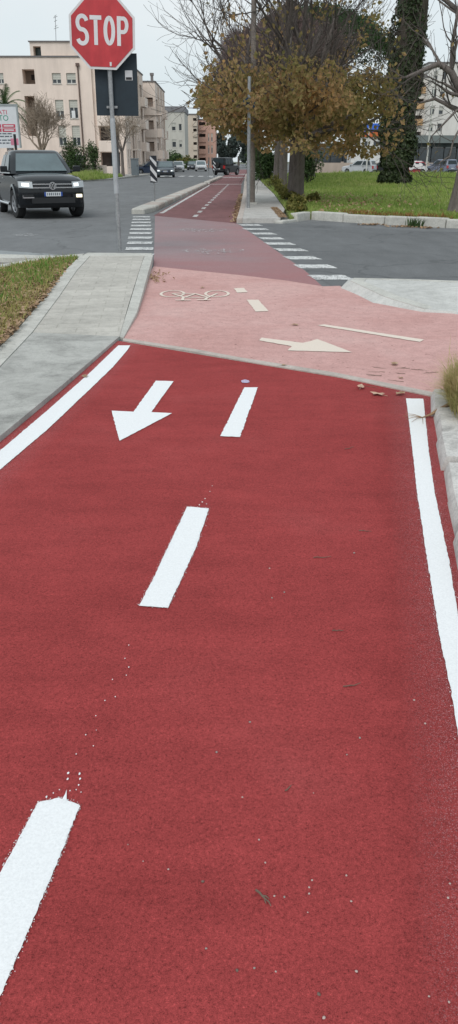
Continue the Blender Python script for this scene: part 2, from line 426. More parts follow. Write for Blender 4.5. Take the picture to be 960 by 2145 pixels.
# ---- near right kerb: rough stones with mortar, planting bed behind
KR = [(1.40,5.22),(1.295,4.75),(1.195,4.24),(1.115,3.80),(1.04,3.40),(.965,2.98),(.895,2.6),(.83,2.1),(.74,1.5),(.54,.2)]
mk = mat_concrete('rough_kerb', (.57,.55,.525), None, 0, .5, 3.5)
for i, (a, b) in enumerate(zip(KR, KR[1:])):
    d = Vector((b[0]-a[0], b[1]-a[1])); d.normalize(); n = Vector((-d.y, d.x)) 
    jo = ((i*53) % 5-2)*.004; a_ = Vector(a)+d*.014+n*jo; b_ = Vector(b)-d*.014+n*(jo+.004*((i*29) % 3-1))
    w = .22
    mb = MB()
    h = .080 + .011*((i*37) % 3 - 1)
    p = [(a_.x, a_.y), (b_.x, b_.y)]
    ins = .028
    vs = [(a_.x,a_.y,-.02),(b_.x,b_.y,-.02),(a_.x+n.x*.015,a_.y+n.y*.015,h*.6),(b_.x+n.x*.015,b_.y+n.y*.015,h*.6),
          (a_.x+n.x*ins,a_.y+n.y*ins,h),(b_.x+n.x*ins,b_.y+n.y*ins,h),(a_.x+n.x*w,a_.y+n.y*w,h+.01),(b_.x+n.x*w,b_.y+n.y*w,h+.01),(a_.x+n.x*w,a_.y+n.y*w,-.02),(b_.x+n.x*w,b_.y+n.y*w,-.02)]
    mb.add(vs, [(0,1,3,2),(2,3,5,4),(4,5,7,6),(6,7,9,8),(0,2,4,6,8),(1,9,7,5,3)])
    o = mb.build('kerb_stone', mk, fixn=True); o['kind'] = 'structure'
solid('planting_bed', [(1.60,5.25),(1.46,4.55),(1.33,3.80),(1.23,3.25),(1.14,2.72),(1.06,2.1),(.97,1.5),(.78,.2),(4,.2),(6,2.5),(2.3,4.55)], -.03, .09, m_soil)

# ---- right island: sloped kerb and concrete top
it = [(*G(742,583,.10),.10), (*G(840,585,.10),.10), (*G(960,589,.10),.10), (8.1,10.4,.10), (8,7.8,.02), (2.66,8.37,.02), (*G(890,648,.035),.035), (*G(806,622,.075),.075), (*G(735,589,.10),.10)]
ib = [G(728,583), G(840,586), G(962,590), (8.2,10.6), (8.2,7.75), (2.6,8.27), G(885,656), G(782,637), G(708,604)]
mb = MB(); n = len(it)
mb.add(it + [(*p, -.02) for p in ib] + [(3.0,9.6,.10)], [(i, (i+1) % n, 2*n) for i in range(n)] + [(i, (i+1) % n, n+(i+1) % n, n+i) for i in range(n)])
o = mb.build('island_pavement', mat_concrete('island_concrete', (.56,.555,.53), None, 0, .25, 1.2), fixn=True); o['kind'] = 'structure'

ko = [Vector((p[0], p[1], p[2]+.006)) for p in (it[6], it[7], it[8], it[0], it[1], it[2])]
ki = [p+(Vector((3.3,9.55,p.z))-p).normalized()*.17 for p in ko]
warp_strip('kerb_island', ki, ko, m_kerb)
# ---- far pavement, its kerb, and lawn with kerb stones
fwL = [(.36,21.75),(.52,27),(.86,41),(1.28,62),(1.95,92),(4.4,165)]; fwR = [(1.35,21.75),(1.75,26),(2.05,38),(2.35,62),(3.2,92),(6.2,165)]
warp_strip('pavement_far', [Vector((*p, .12)) for p in fwL], [Vector((*p, .12)) for p in fwR], m_slab)
warp_strip('kerb_far', [Vector((p[0]-.16, p[1], .10)) for p in fwL], [Vector((p[0]-.004, p[1], .125)) for p in fwL], m_kerbp)
LAWN = [(1.62,22.1),(2.3,23.4),(3.1,22.6),(5.3,20.6),(12,17.6),(40,6),(90,6),(90,100),(10.4,100),(3.25,94),(2.38,62),(2.08,38),(1.78,26)]
solid('lawn', LAWN, -.03, .13, m_lawn)
# kerb stones of the lawn
KL = [(1.40,21.55),(2.28,23.05),(3.05,22.15),(4.0,21.25),(5.3,20.15),(8,18.85),(12,17.15),(18,14.6),(26,11.2)]
pts = []
for a, b in zip(KL, KL[1:]):
    L = math.dist(a, b); k = max(1, round(L/.95))
    for i in range(k): pts.append((along(a, b, i/k), along(a, b, (i+1)/k)))
for i, (a, b) in enumerate(pts[:24]):
    d = Vector((b[0]-a[0], b[1]-a[1])); d.normalize(); n = Vector((-d.y, d.x))
    if n.y < 0: n = -n
    a_ = Vector(a)+d*.012; b_ = Vector(b)-d*.012; hh = (.07 if i == 0 else .2) + .012*((i*7) % 3)
    mb = MB(); mb.prism([tuple(a_), tuple(b_), tuple(b_+n*.24), tuple(a_+n*.24)], -.02, hh); o = mb.build('kerb_stone', m_kerb); o['kind'] = 'structure'; bevel(o, .03)
# raised separators between road and far lane
def separator(L, Rr, h=.16):
    for (a, b, c, d) in zip(L, L[1:], Rr, Rr[1:]):
        N = max(1, int(math.dist(a, b)/1.0))
        for k in range(N):
            t0, t1 = (k+.012)/N, (k+.988)/N
            mb = MB(); mb.prism([along(a, b, t0), along(c, d, t0), along(c, d, t1), along(a, b, t1)], -.02, h)
            o = mb.build('kerb_block', m_kerbp if k % 3 else m_kerb); o['kind'] = 'structure'; bevel(o, .035, 1)
separator([(-3.02,25.6),(-2.98,27.0),(-1.85,57.0)], [(-2.62,25.6),(-2.40,27.0),(-1.42,57.0)])
separator([(-1.78,60.0),(-1.02,81.0)], [(-1.38,60.0),(-.62,81.0)])
# left far pavement and planting by the buildings
solid('pavement_across', [(-14.8,62),(-11.8,66),(-10.0,71.5),(-9.1,95),(-6.6,170),(-9.2,170),(-11.4,116),(-11.4,94.8),(-30,94.8),(-40,62)], -.03, .13, M('grey_pavement', (.33,.32,.30), .9, 0, .2, 1))

# ------------------------------------------------------------------ paint
def subdiv(poly, step):
    out = []
    for a, b in zip(poly, poly[1:]+poly[:1]):
        n = max(1, int(math.dist(a, b)/step))
        out += [along(a, b, i/n) for i in range(n)]
    return out
def painted(name, poly, z, mat, jit=0., step=.02, spray=0, sr=.012, seed=1):
    r = random.Random(seed)
    mb = MB()
    P = subdiv(poly, step) if jit else poly
    if jit:
        lowf = [r.uniform(-1, 1) for _ in range(len(P)//6+3)]
        def lf(i): k = i/6; a = int(k); return lowf[a]*(1-k+a)+lowf[a+1]*(k-a)
        P = [(p[0]+r.gauss(0, jit*.8)+lf(i)*jit*.5, p[1]+r.gauss(0, jit*.8)+lf(i+3 if i+3 < len(P) else 0)*jit*.5) for i, p in enumerate(P)]
    mb.sheet(P, z)
    edge = subdiv(poly, .004)
    for _ in range(spray):
        p = r.choice(edge); s = abs(r.gauss(.0009, .0005))+.0004; a = r.uniform(0, 6.28)
        x = p[0]+r.gauss(0, sr*.55); y = p[1]+r.gauss(0, sr*.55)
        mb.add([(x+s*math.cos(a+k*1.57)*r.uniform(.6, 1.2), y+s*math.sin(a+k*1.57)*r.uniform(.6, 1.2), z+.001) for k in range(4)], [(0, 1, 2, 3)])
    return struct(name, mb, mat)
zf = .0145
def gp(*p): return [G(x, y, .012) for x, y in p]
painted('edge_line', gp((273,724),(268,733),(238,768),(200,805),(100,900),(0,985)) + [(-1.28,3.0),(-1.45,.6),(-1.58,.6),(-1.41,3.0)] + gp((0,945),(100,860),(190,780),(248,724)), zf, m_white, .0013, .02, 1800, .010, 3)
painted('edge_line', gp((851,835),(866,960),(875,1040),(893,1160),(920,1330),(945,1450),(960,1540)) + [(.615,1.5),(.40,.5),(.52,.5),(.72,1.5)] + gp((985,1420),(960,1290),(940,1170),(912,1040),(899,950),(887,836)), zf, m_white, .0011, .02, 1700, .012, 4)
painted('centre_dash', gp((512,812),(540,812),(503,916),(462,914)), zf, m_white, .002, .02, 220, .008, 5)
painted('centre_dash', gp((392,1062),(438,1066),(410,1150),(352,1274),(292,1270),(330,1195)), zf, m_white, .0011, .015, 800, .008, 6)
painted('centre_dash', gp((80,1682),(125,1672),(168,1688),(120,1810),(0,2090)) + [(-.52,.6),(-.64,.6)] + gp((0,1832)), zf, m_white, .0010, .010, 900, .006, 7)
painted('direction_arrow', gp((327,798),(364,799),(317,864),(361,866),(251,924),(234,861),(280,863)), zf, m_white, .0014, .02, 120, .006, 8)
# the spray gun's drips between the dashes
r = random.Random(9); mb = MB()
for (x, y, s) in [(270,1352,3),(262,1380,3),(270,1398,4),(265,1415,3),(236,1424,3),(220,1468,3),(242,1460,3),(201,1500,3),(202,1530,2),(196,1563,3),(180,1540,3),(160,1580,3),(143,1620,6),(167,1622,6),(168,1632,5),(142,1632,5),(165,1645,4),(147,1657,3),(160,1655,3),(98,1670,5),(430,1045,4),(424,1052,5),(418,1058,4),(433,1056,3),(445,1018,3),(440,1030,3),(170,1660,3),(125,1655,3),(112,1662,3)]:
    g = G(x, y, .013); rr = s*.0005*(y/1600)**-1
    mb.add([(g[0]+rr*math.cos(a*.785)*r.uniform(.7, 1.3), g[1]+1.6*rr*math.sin(a*.785)*r.uniform(.7, 1.3), zf) for a in range(8)], [tuple(range(8))])
a = [G(*p, .013) for p in ((128,1680),(137,1664),(140,1655),(140,1682))]; mb.sheet(a, zf+.0008)
struct('paint_drips', mb, m_white)
struct_blue = MB(); g = G(514, 799, .013); struct_blue.add([(g[0]+.035*math.cos(k*.52)*rng.uniform(.8,1.1), g[1]+.05*math.sin(k*.52)*rng.uniform(.8,1.1), zf) for k in range(12)], [tuple(range(12))])
struct('paint_spot', struct_blue, mat_paint('lilac_spot', (.50,.45,.62), (.33,.10,.12), .62, 120))
# paint on the pink path
zp = .0125
painted('path_arrow', [G(*p) for p in ((548,710),(635,721),(665,713),(738,741),(602,737),(612,728),(543,716))], zp, m_cream, .003, .04, 0, .01, 11)
painted('path_dash', [G(*p) for p in ((665,684),(679,682),(888,714),(880,719))], zp, m_cream, .003, .04, 0, .01, 12)
painted('path_dash', [G(*p) for p in ((517,630),(541,630),(563,654),(536,655))], zp, m_cream, .003, .04, 0, .01, 13)
painted('path_dash', [G(*p) for p in ((490,606),(511,605),(519,614),(497,615))], zp, m_cream, .003, .04, 0, .01, 14)
def arc(cx, cy, rx, ry, a0, a1, n): return [(cx+rx*math.cos(R(a0+(a1-a0)*i/n)), cy+ry*math.sin(R(a0+(a1-a0)*i/n))) for i in range(n+1)]
def bicycle(c, w, h, z, mat, st):
    mb = MB(); Mx = Matrix(((w, 0, 0, c[0]), (0, h, 0, c[1]), (0, 0, 1, z), (0, 0, 0, 1)))
    for k, cx in enumerate((-.32, .34)): mb.ribbon(arc(cx, .16, .17, .32, 0, 345, 26), st, Mx @ Matrix.Translation((0,0,.0006*k)), True)
    for k, (a, b) in enumerate([((-.32,.16),(-.12,-.22)),((-.12,-.22),(.20,-.28)),((.20,-.28),(.34,.16)),((-.12,-.22),(.02,.14)),((.02,.14),(.22,-.24)),((-.32,.16),(.02,.14)),((-.14,-.22),(-.14,-.5)),((.20,-.28),(.18,-.5))]):
        mb.ribbon([a, b], st, Mx @ Matrix.Translation((0,0,.0012+.0004*k)))
    mb.ribbon([(-.24,-.52),(-.02,-.52)], st*1.3, Mx @ Matrix.Translation((0,0,.006)))
    mb.ribbon([(.06,-.50),(.26,-.50)], st*1.2, Mx @ Matrix.Translation((0,0,.0065)))
    return struct('bicycle_symbol', mb, mat)
bicycle((-.43,9.66), .83, .76, .0125, m_cream, .042)
bicycle((-.30,14.75), 1.05, 1.0, .008, m_faint, .085)
bicycle((-.62,19.40), 1.05, 1.0, .008, m_faint, .085)
# stripes along both sides of the crossing
for i in range(10):
    Y = 14.05 + i*1.13; x = -1.80 - (Y-14)*.098
    painted('crossing_stripe', [(x, Y-.23), (x+.50, Y-.23), (x+.50-.02, Y+.25), (x-.03, Y+.25)], .0085, m_worn, .012, .1, 0, 0, 20+i)
for i, (y, x0, x1) in enumerate([(472,502,546),(480.5,511,559),(490,529,575),(500,546,592),(511,557,613),(524,578,638),(541,599,665),(559,621,697),(582,651,732)]):
    a, b = G(x0, y), G(x1, y)
    painted('crossing_stripe', [(a[0]-.04, a[1]+.24), (a[0]+.05, a[1]-.24), (b[0]+.06, b[1]-.24), (b[0]-.05, b[1]+.24)], .0085, m_worn, .010, .1, 0, 0, 40+i)
# dashes of the far lane, its edge line, zebra crossings further on, a worn mark on the road
for i in range(17):
    Y = 24.2 + i*2.05; x = -1.02 + (Y-24)*.0283
    painted('lane_dash', [(x-.06, Y), (x+.07, Y), (x+.10, Y+.95), (x-.03, Y+.95)], .0095, m_worn, 0)
painted('lane_line', [(-2.18,25.9),(-2.05,25.9),(-1.25,56.5),(-1.37,56.5)], .0095, m_worn, .008, .3, 0, 0, 60)
painted('lane_line', [(-1.42,58.6),(.93,58.6),(.95,59.3),(-1.40,59.3)], .0095, m_worn, .01, .2, 0, 0, 61)
painted('lane_line', [(-2.0,83.5),(2.0,82.6),(2.05,84.2),(-1.9,85.2)], .0095, m_worn, .01, .2, 0, 0, 62)
for i in range(8):
    x = -8.4 + i*1.02
    painted('zebra_stripe', [(x, 88), (x+.52, 88), (x+.60, 92), (x+.08, 92)], .0065, m_worn, .01, .2, 0, 0, 70+i)
for i in range(5):
    x = 0.2 + i*.7
    painted('zebra_stripe', [(x, 101+i*2.2), (x+2.2, 101+i*2.2), (x+2.2, 102.1+i*2.2), (x, 102.1+i*2.2)], .0085, m_worn, .01, .2, 0, 0, 80+i)
painted('road_mark', [G(24,491), G(60,489), G(82,492), G(60,495), G(28,494)], .0065, mat_paint('road_ghost_paint', (.50,.50,.50), (.17,.174,.178), .74, 14, True), .01, .1, 0, 0, 90)

# ------------------------------------------------------------------ grass, litter
def inside(p, poly):
    c = False; j = len(poly)-1
    for i in range(len(poly)):
        a, b = poly[i], poly[j]
        if (a[1] > p[1]) != (b[1] > p[1]) and p[0] < (b[0]-a[0])*(p[1]-a[1])/(b[1]-a[1])+a[0]: c = not c
        j = i
    return c
def blade(mb, r, x, y, z, h, w, lean=.35, mi=0):
    a = r.uniform(0, 6.283); dx, dy = math.cos(a), math.sin(a); b = r.uniform(0, 6.283); l = r.uniform(0, lean)*h; w *= 1.5
    lx, ly = math.cos(b)*l, math.sin(b)*l
    mb.add([(x-dx*w, y-dy*w, z), (x+dx*w, y+dy*w, z), (x+dx*w*.6+lx*.4, y+dy*w*.6+ly*.4, z+h*.6), (x+lx, y+ly, z+h), (x-dx*w*.6+lx*.4, y-dy*w*.6+ly*.4, z+h*.6)], [(0, 1, 2, 4), (4, 2, 3)], mi)
def leaf(mb, r, c, s, nrm=None, mi=0, asp=.55):
    if nrm is None: nrm = Vector((r.gauss(0, 1), r.gauss(0, 1), r.gauss(0, 1)))
    nrm = nrm.normalized(); a = nrm.orthogonal().normalized(); b = nrm.cross(a)
    t = r.uniform(0, 6.283); u = a*math.cos(t)+b*math.sin(t); w = nrm.cross(u)
    c = Vector(c); k = nrm*s*r.uniform(.05, .22)
    mb.add([c-u*s*.5, c+w*s*asp*.5+k, c+u*s*.15+w*s*asp*.42+k, c+u*s*.5, c+u*s*.15-w*s*asp*.42+k, c-w*s*asp*.5+k], [(0, 1, 2, 3), (0, 3, 4, 5)], mi)
r = random.Random(21)
mb = MB(); lt = MB(); k = 0
ed = [p for p in VERGE[:7]]
def edx(y):
    for a, b in zip(ed, ed[1:]):
        if a[1] <= y <= b[1]: return a[0]+(b[0]-a[0])*(y-a[1])/(b[1]-a[1])
    return -2.2
while k < 15000:
    y = r.uniform(5, 13) if r.random() < .9 else r.uniform(3, 5); x = edx(y) - abs(r.gauss(0, 1.1))-.02
    if not inside((x, y), VERGE): continue
    k += 1
    d = edx(y)-x
    if r.random() < .35*math.exp(-d*2.5): continue
    blade(mb, r, x, y, .045, r.uniform(.04, .13)*(1.3 if r.random() < .08 else 1), r.uniform(.004, .009), .9)
for i in range(9000):
    t = r.random(); y = 6.5+6.4*t; x = edx(y)-r.uniform(.1, 1.9)
    pass
o = mb.build('verge_grass', m_vblade); tag(o, 'patchy green and dried grass filling the verge beside the ribbed pavement', 'grass', kind='stuff')
for i in range(6500):
    y = r.uniform(5, 12.8); d = abs(r.gauss(0, .6 if y > 8.6 else .9)); x = edx(y)-d+.03
    if not inside((x, y), VERGE) and d > .05: continue
    leaf(lt, r, (x, y, .06+r.uniform(0, .05)), r.uniform(.03, .085), Vector((r.gauss(0, .4), r.gauss(0, .4), 1)), 0, .6)
o = lt.build('leaf_litter', m_litter); tag(o, 'brown dead leaves lying along the verge edge next to the pavement', 'leaf litter', kind='stuff')
# dark green flush on the verge
mb = MB()
for i in range(2600):
    cx, cy = r.choice([(-2.55,10.4),(-2.62,9.2),(-3.0,11.4),(-2.75,12.2),(-2.4,12.4)]); x = cx+r.gauss(0, .22); y = cy+r.gauss(0, .4)
    if inside((x, y), VERGE): blade(mb, r, x, y, .045, r.uniform(.05, .13), .006, .7)
o = mb.build('verge_clover', leafmat('clover', [(.3, (.10,.22,.03)), (.6, (.16,.33,.06)), (.8, (.25,.38,.10))], 2, .7, .3, 20)); tag(o, 'bright green low weeds growing in patches on the verge', 'weeds', kind='stuff')
# lawn
mb = MB(); k = 0
while k < 42000:
    Y = 20+ (r.random()**1.7)*78; x = r.uniform(1.5, Y*.36+3)
    if not inside((x, Y), LAWN): continue
    k += 1; s = 1+(Y-20)/28
    blade(mb, r, x, Y, .12, r.uniform(.05, .14)*s**.5, .010*s, .8)
for (cx, cy, n, h) in [(9.5,60,500,.35),(17,72,600,.4),(21,88,600,.5),(12.5,44,350,.28),(7.8,40,250,.22),(14,92,500,.5),(24.5,70,500,.45),(9.0,82,400,.4)]:
    for i in range(n): blade(mb, r, cx+r.gauss(0, 1.3), cy+r.gauss(0, 1.8), .12, r.uniform(.4, 1)*h, .03, .6)
o = mb.build('lawn_grass', m_blade); tag(o, 'green uneven grass covering the open lawn behind the kerb', 'grass', kind='stuff')
mb = MB()
for i in range(1100):
    x = r.uniform(3.2, 5.6) if r.random() < .6 else r.uniform(6, 9); y = line_at([(3.1,22.7),(5.3,20.6),(12,17.9)][::-1], 0)[1] if 0 else (22.9-(x-3.1)*.93 if x < 5.3 else 20.85-(x-5.3)*.44)+abs(r.gauss(0, .35))
    blade(mb, r, x, y, .12, r.uniform(.06, .2), .012, 1.1)
lf_ = MB()
for i in range(420):
    x = 2.6+abs(r.gauss(0, 2.2)); y = 30+r.gauss(0, 4)
    if inside((x, y), LAWN): leaf(lf_, r, (x, y, .16+r.uniform(0, .05)), r.uniform(.10, .18), Vector((r.gauss(0,.5), r.gauss(0,.5), 1)))
tag(lf_.build('lawn_leaves', m_litter), 'fallen brown leaves scattered on the lawn under the browning trees', 'leaf litter', kind='stuff')
o = mb.build('dry_lawn_edge', leafmat('rusty_grass', [(.3, (.20,.11,.04)), (.6, (.33,.18,.07)), (.8, (.36,.26,.10))], 2, .8, .3, 10)); tag(o, 'rust coloured dry grass patch at the lawn edge by the kerb', 'grass', kind='stuff')

# dry tuft hanging over the near kerb
mb = MB(); r = random.Random(31)
tx, ty = 1.56, 4.70
for i in range(12000):
    a = r.uniform(0, 6.283); rr = abs(r.gauss(0, .10)); x, y = tx+math.cos(a)*rr, ty+math.sin(a)*rr*1.5
    if x < 1.43-(4.95-y)*.17: continue
    h = min(.40, .10+abs(r.gauss(0, .11))); l = r.uniform(.02, .13)+abs(r.gauss(0, .06)); b = a+r.gauss(0, .7) if r.random() < .6 else 3.3+r.gauss(0, .6); w = r.uniform(.0010, .0024)
    dx, dy = -math.sin(b)*w, math.cos(b)*w; ex, ey = math.cos(b)*l, math.sin(b)*l
    mb.add([(x-dx, y-dy, .085), (x+dx, y+dy, .085), (x+ex*.35+dx, y+ey*.35+dy, .085+h*.65), (x+ex, y+ey, .085+h*r.uniform(.7, 1.05)), (x+ex*.35-dx, y+ey*.35-dy, .085+h*.65)], [(0, 1, 2, 4), (4, 2, 3)])
o = mb.build('grass_tuft', m_dry); tag(o, 'dry grass tuft spilling over the near kerb by the white line', 'grass tuft')
mb = MB()
for (dx, dy) in [(0,0),(.05,-.35),(-.02,-.75),(.25,-.2),(.3,-.7),(.02,-1.25),(.4,.05)]:
    for i in range(170):
        x, y = 1.62+dx+r.gauss(0, .07), 4.55+dy+r.gauss(0, .1)
        if not inside((x, y), [(1.60,5.25),(1.46,4.55),(1.33,3.80),(1.23,3.25),(1.14,2.72),(4,.2),(6,2.5),(2.3,4.55)]): continue
        blade(mb, r, x, y, .085, r.uniform(.04, .2), .003, .9)
o = mb.build('bed_weeds', m_dry); tag(o, 'sparse dry weeds in the bed behind the rough kerb', 'weeds', kind='stuff')

# ------------------------------------------------------------------ little things lying about
def twig(loc, rz, L, label, group, fork=False, r0=.004, mat=None):
    mb = MB(); rr = random.Random(int(L*9999)+int(rz*100))
    P = [Vector((-L/2+L*i/5, rr.gauss(0, L*.035), r0+abs(rr.gauss(0, .001)))) for i in range(6)]
    mb.tube(P, [r0, r0, r0*.9, r0*.8, r0*.65, r0*.4], 6)
    if fork:
        mb.tube([P[2], P[2]+Vector((L*.12, L*.10, .002)), P[2]+Vector((L*.30, L*.14, .001))], [r0*.8, r0*.6, r0*.35], 5)
        mb.tube([P[3], P[3]+Vector((L*.06, -L*.08, .002)), P[3]+Vector((L*.2, -L*.12, .001))], [r0*.7, r0*.5, r0*.3], 5)
    o = mb.build('twig', mat or M('twig_bark', (.16,.12,.09), .9, 0, .3, 30), loc=loc, rz=rz, smooth=60); return tag(o, label, 'twig', group)
ZL = .012
tw = 'thin twigs scattered on the red lane'
g = G(553, 1882, ZL); twig((*g, ZL), -.95, .052, 'dark forked twig lying alone on the fresh red lane', tw, True, .0026)
for (x, y, rz, L) in [(605,1652,.8,.028),(676,1168,.15,.075),(765,1113,-.1,.055),(738,1436,.3,.06),(733,939,.5,.07),(708,1322,.1,.04)]:
    g = G(x, y, ZL); twig((*g, ZL), rz, L, 'thin brown twig on the fresh red lane surface', tw, False, .0018)
def deadleaf(loc, rz, s, label, group, cat='fallen leaf', mat=None, seed=1):
    rr = random.Random(seed); mb = MB()
    n = 14; ring = []
    for i in range(n):
        a = 6.283*i/n; rad = s*(.5+.13*math.cos(5*a)+rr.uniform(-.06, .06))
        ring.append((rad*math.cos(a)*1.15, rad*math.sin(a)*.8, s*(.05+.13*abs(math.sin(a*1.5+seed))+rr.uniform(0, .04))))
    mb.add([(0, 0, s*.05)] + ring, [(0, 1+i, 1+(i+1) % n) for i in range(n)])
    mb.tube([(-s*.5, 0, s*.1), (-s*.75, s*.05, s*.06), (-s*1.0, s*.02, s*.04)], s*.02, 5)
    o = mb.build('fallen_leaf', mat or m_litter, loc=loc, rz=rz, smooth=50); return tag(o, label, cat, group)
m_pale = M('pale_dead_leaf', (.50,.34,.25), .8, 0, .25, 30)
lg = 'dead leaves on the cycle surfaces'
i = 0
for (x, y, s, z, lab, mt) in [
    (757,811,.11,.02,'pale curled leaf lying on the concrete strip',m_pale),(791,827,.12,ZL,'largest pale leaf on red, just below the strip',m_pale),(838,825,.10,.02,'brown leaf touching the head of the white edge line',m_litter),
    (178,789,.09,.015,'small curled brown leaf on the white line beside the pavement',m_litter),(619,681,.10,.013,'lone brown leaf between the pink path arrow and the dash',m_litter),
    (826,763,.11,.013,'brown leaf on the pink path beside the strewn twigs',m_litter),(594,765,.06,.02,'tiny brown leaf on the middle of the concrete strip',m_litter),
    (352,822,.0,.0,'',None),(424,603,.10,.013,'brown leaf beside the pink bicycle symbol',m_litter),(498,589,.0,0,'',None),(840,792,.06,.013,'small leaf near the tuft on the pink path',m_litter)]:
    if s == 0: continue
    i += 1; g = G(x, y, z); deadleaf((*g, z), i*1.3, s*.62, lab, lg, seed=i, mat=mt)
r = random.Random(77)
pg = 'thin dark twigs strewn on the pink path near the tuft'
for k in range(12):
    x = r.uniform(770, 905); y = r.uniform(765, 812) if k % 2 else r.uniform(770, 785)
    g = G(x, y, .01); twig((*g, .010), r.uniform(-.6, .6)+(3.14 if k % 3 else 0), r.uniform(.05, .14), 'dark dry twig strewn on the pink path near the grass tuft', pg, k % 4 == 0, .0019)
g = G(885, 876, ZL); 
mb = MB(); mb.tube([(0,0,.005),(.05,.015,.018),(.11,.04,.045),(.20,.05,.09)], [.004,.008,.011,.013], 7)
for a in (2.4, 2.9, 3.4, 3.9, 4.5): mb.tube([(0,0,.006),(math.cos(a)*.06, math.sin(a)*.06,.012),(math.cos(a)*.12, math.sin(a)*.13,.004)], [.0025,.002,.001], 5)
o = mb.build('broken_branch', M('dry_branch', (.30,.20,.12), .9, 0, .3, 30), loc=(*g, ZL), smooth=60); tag(o, 'broken dry branch with thin twigs lying across the white edge line', 'branch')
# pebbles
pm = [M('pebble_grey', (.30,.27,.25), .85, 0, .3, 60), M('pebble_pale', (.46,.36,.33), .85, 0, .2, 60), M('pebble_brown', (.16,.11,.09), .85, 0, .3, 60)]
peb = []
for k in range(3):
    mb = MB(); rr = random.Random(k+5); M0 = Matrix.Identity(4)
    vs = []; n = 8
    prof = [(0, 0), (.7, .12), (1, .5), (.75, .9), (0, 1.0)]
    for (a, h) in prof:
        for q in range(n):
            t = 6.283*q/n; j = rr.uniform(.8, 1.15); vs.append((a*j*math.cos(t), a*j*math.sin(t)*.8, h*1.1))
    mb.add(vs, [(b*n+q, b*n+(q+1) % n, (b+1)*n+(q+1) % n, (b+1)*n+q) for b in range(4) for q in range(n)])
    me = mb.build('pebble', pm[k], smooth=70); peb.append(me)
spots = [(425,1846,.0042,2),(497,2032,.0040,2),(432,1986,.003,0),(668,2082,.0045,2),(679,2131,.0040,1),(578,2034,.0025,1),(533,2027,.003,0),(747,2034,.0035,1),(543,1758,.003,1),(508,1669,.003,1),(657,1660,.002,1),
         (353,1820,.0028,1),(556,1806,.0028,1),(654,1843,.003,1),(648,1858,.003,1),(648,1871,.003,1),(596,1878,.003,0),(575,1876,.003,1),(645,1910,.002,1),(726,1833,.003,1),(736,1887,.003,1),(939,1880,.0035,1),(943,1850,.003,1),
         (941,2098,.003,1),(899,2086,.0025,1),(454,1575,.004,0),(524,1512,.004,0),(754,1545,.004,0),(742,1158,.005,0),(565,1190,.004,1),(596,1240,.004,0),(570,1252,.004,0),(891,1515,.004,1),(868,1466,.004,1),(727,1580,.003,0),(268,1768,.002,0),(300,1803,.002,1)]
for k, (x, y, s, t) in enumerate(spots):
    o = peb[t] if k < 0 else peb[t].copy()
    COL.objects.link(o); g = G(x, y, ZL); o.location = (*g, .0095); o.scale = (s, s, s*.8); o.rotation_euler.z = k*1.7
    tag(o, 'tiny %s pebble on the fresh red lane' % ('grey', 'pale', 'dark brown')[t], 'pebble', 'tiny pebbles on the fresh red lane')
for p in peb: bpy.data.objects.remove(p)

# ------------------------------------------------------------------ letters
def stroke_letters(mb, text, x0, h, w, gap, st, Mx):
    x = x0
    for ch in text:
        if ch == 'S':
            P = arc(x+w/2, h*.75, w*.40, h*.215, 15, 180, 9) + arc(x+w/2, h*.75, w*.40, h*.25, 200, 262, 4)[0:4] + arc(x+w/2, h*.26, w*.40, h*.25, 78, -20, 7) + arc(x+w/2, h*.24, w*.40, h*.205, -35, -165, 8)
            mb.ribbon(P, st, Mx)
        elif ch == 'T':
            mb.ribbon([(x, h-st/2), (x+w, h-st/2)], st, Mx); mb.ribbon([(x+w/2, h-st+.002), (x+w/2, 0)], st, Mx)
        elif ch == 'O':
            mb.ribbon(arc(x+w/2, h/2, w/2-st/2, h/2-st/2, 0, 345, 26), st, Mx, True)
        elif ch == 'P':
            mb.ribbon([(x+st/2, 0), (x+st/2, h)], st, Mx)
            mb.ribbon([(x+st, h-st/2), (x+w*.55, h-st/2)] + arc(x+w*.55, h*.70, w*.45-st/2, h*.30-st/2, 80, -80, 9) + [(x+w*.55, h*.40+st/2), (x+st, h*.40+st/2)], st*.94, Mx)
        x += w+gap
FONT = {}
def text_mesh(txt, size, name, mat, parent, Mx, wscale=1.0):
    cu = bpy.data.curves.new(name, 'FONT'); cu.body = txt; cu.size = size; cu.align_x = 'LEFT'
    t = bpy.data.objects.new(name, cu); COL.objects.link(t)
    bpy.context.view_layer.update()
    dg = bpy.context.evaluated_depsgraph_get()
    me = bpy.data.meshes.new_from_object(t.evaluated_get(dg)); bpy.data.objects.remove(t)
    me.transform(Mx @ Matrix.Scale(wscale, 4, (1, 0, 0))); me.materials.clear(); me.materials.append(mat)
    o = bpy.data.objects.new(name, me); COL.objects.link(o); o.parent = parent; return o
FACE = Matrix(((1,0,0,0),(0,0,-1,0),(0,1,0,0),(0,0,0,1)))     # local xy plane -> faces -Y

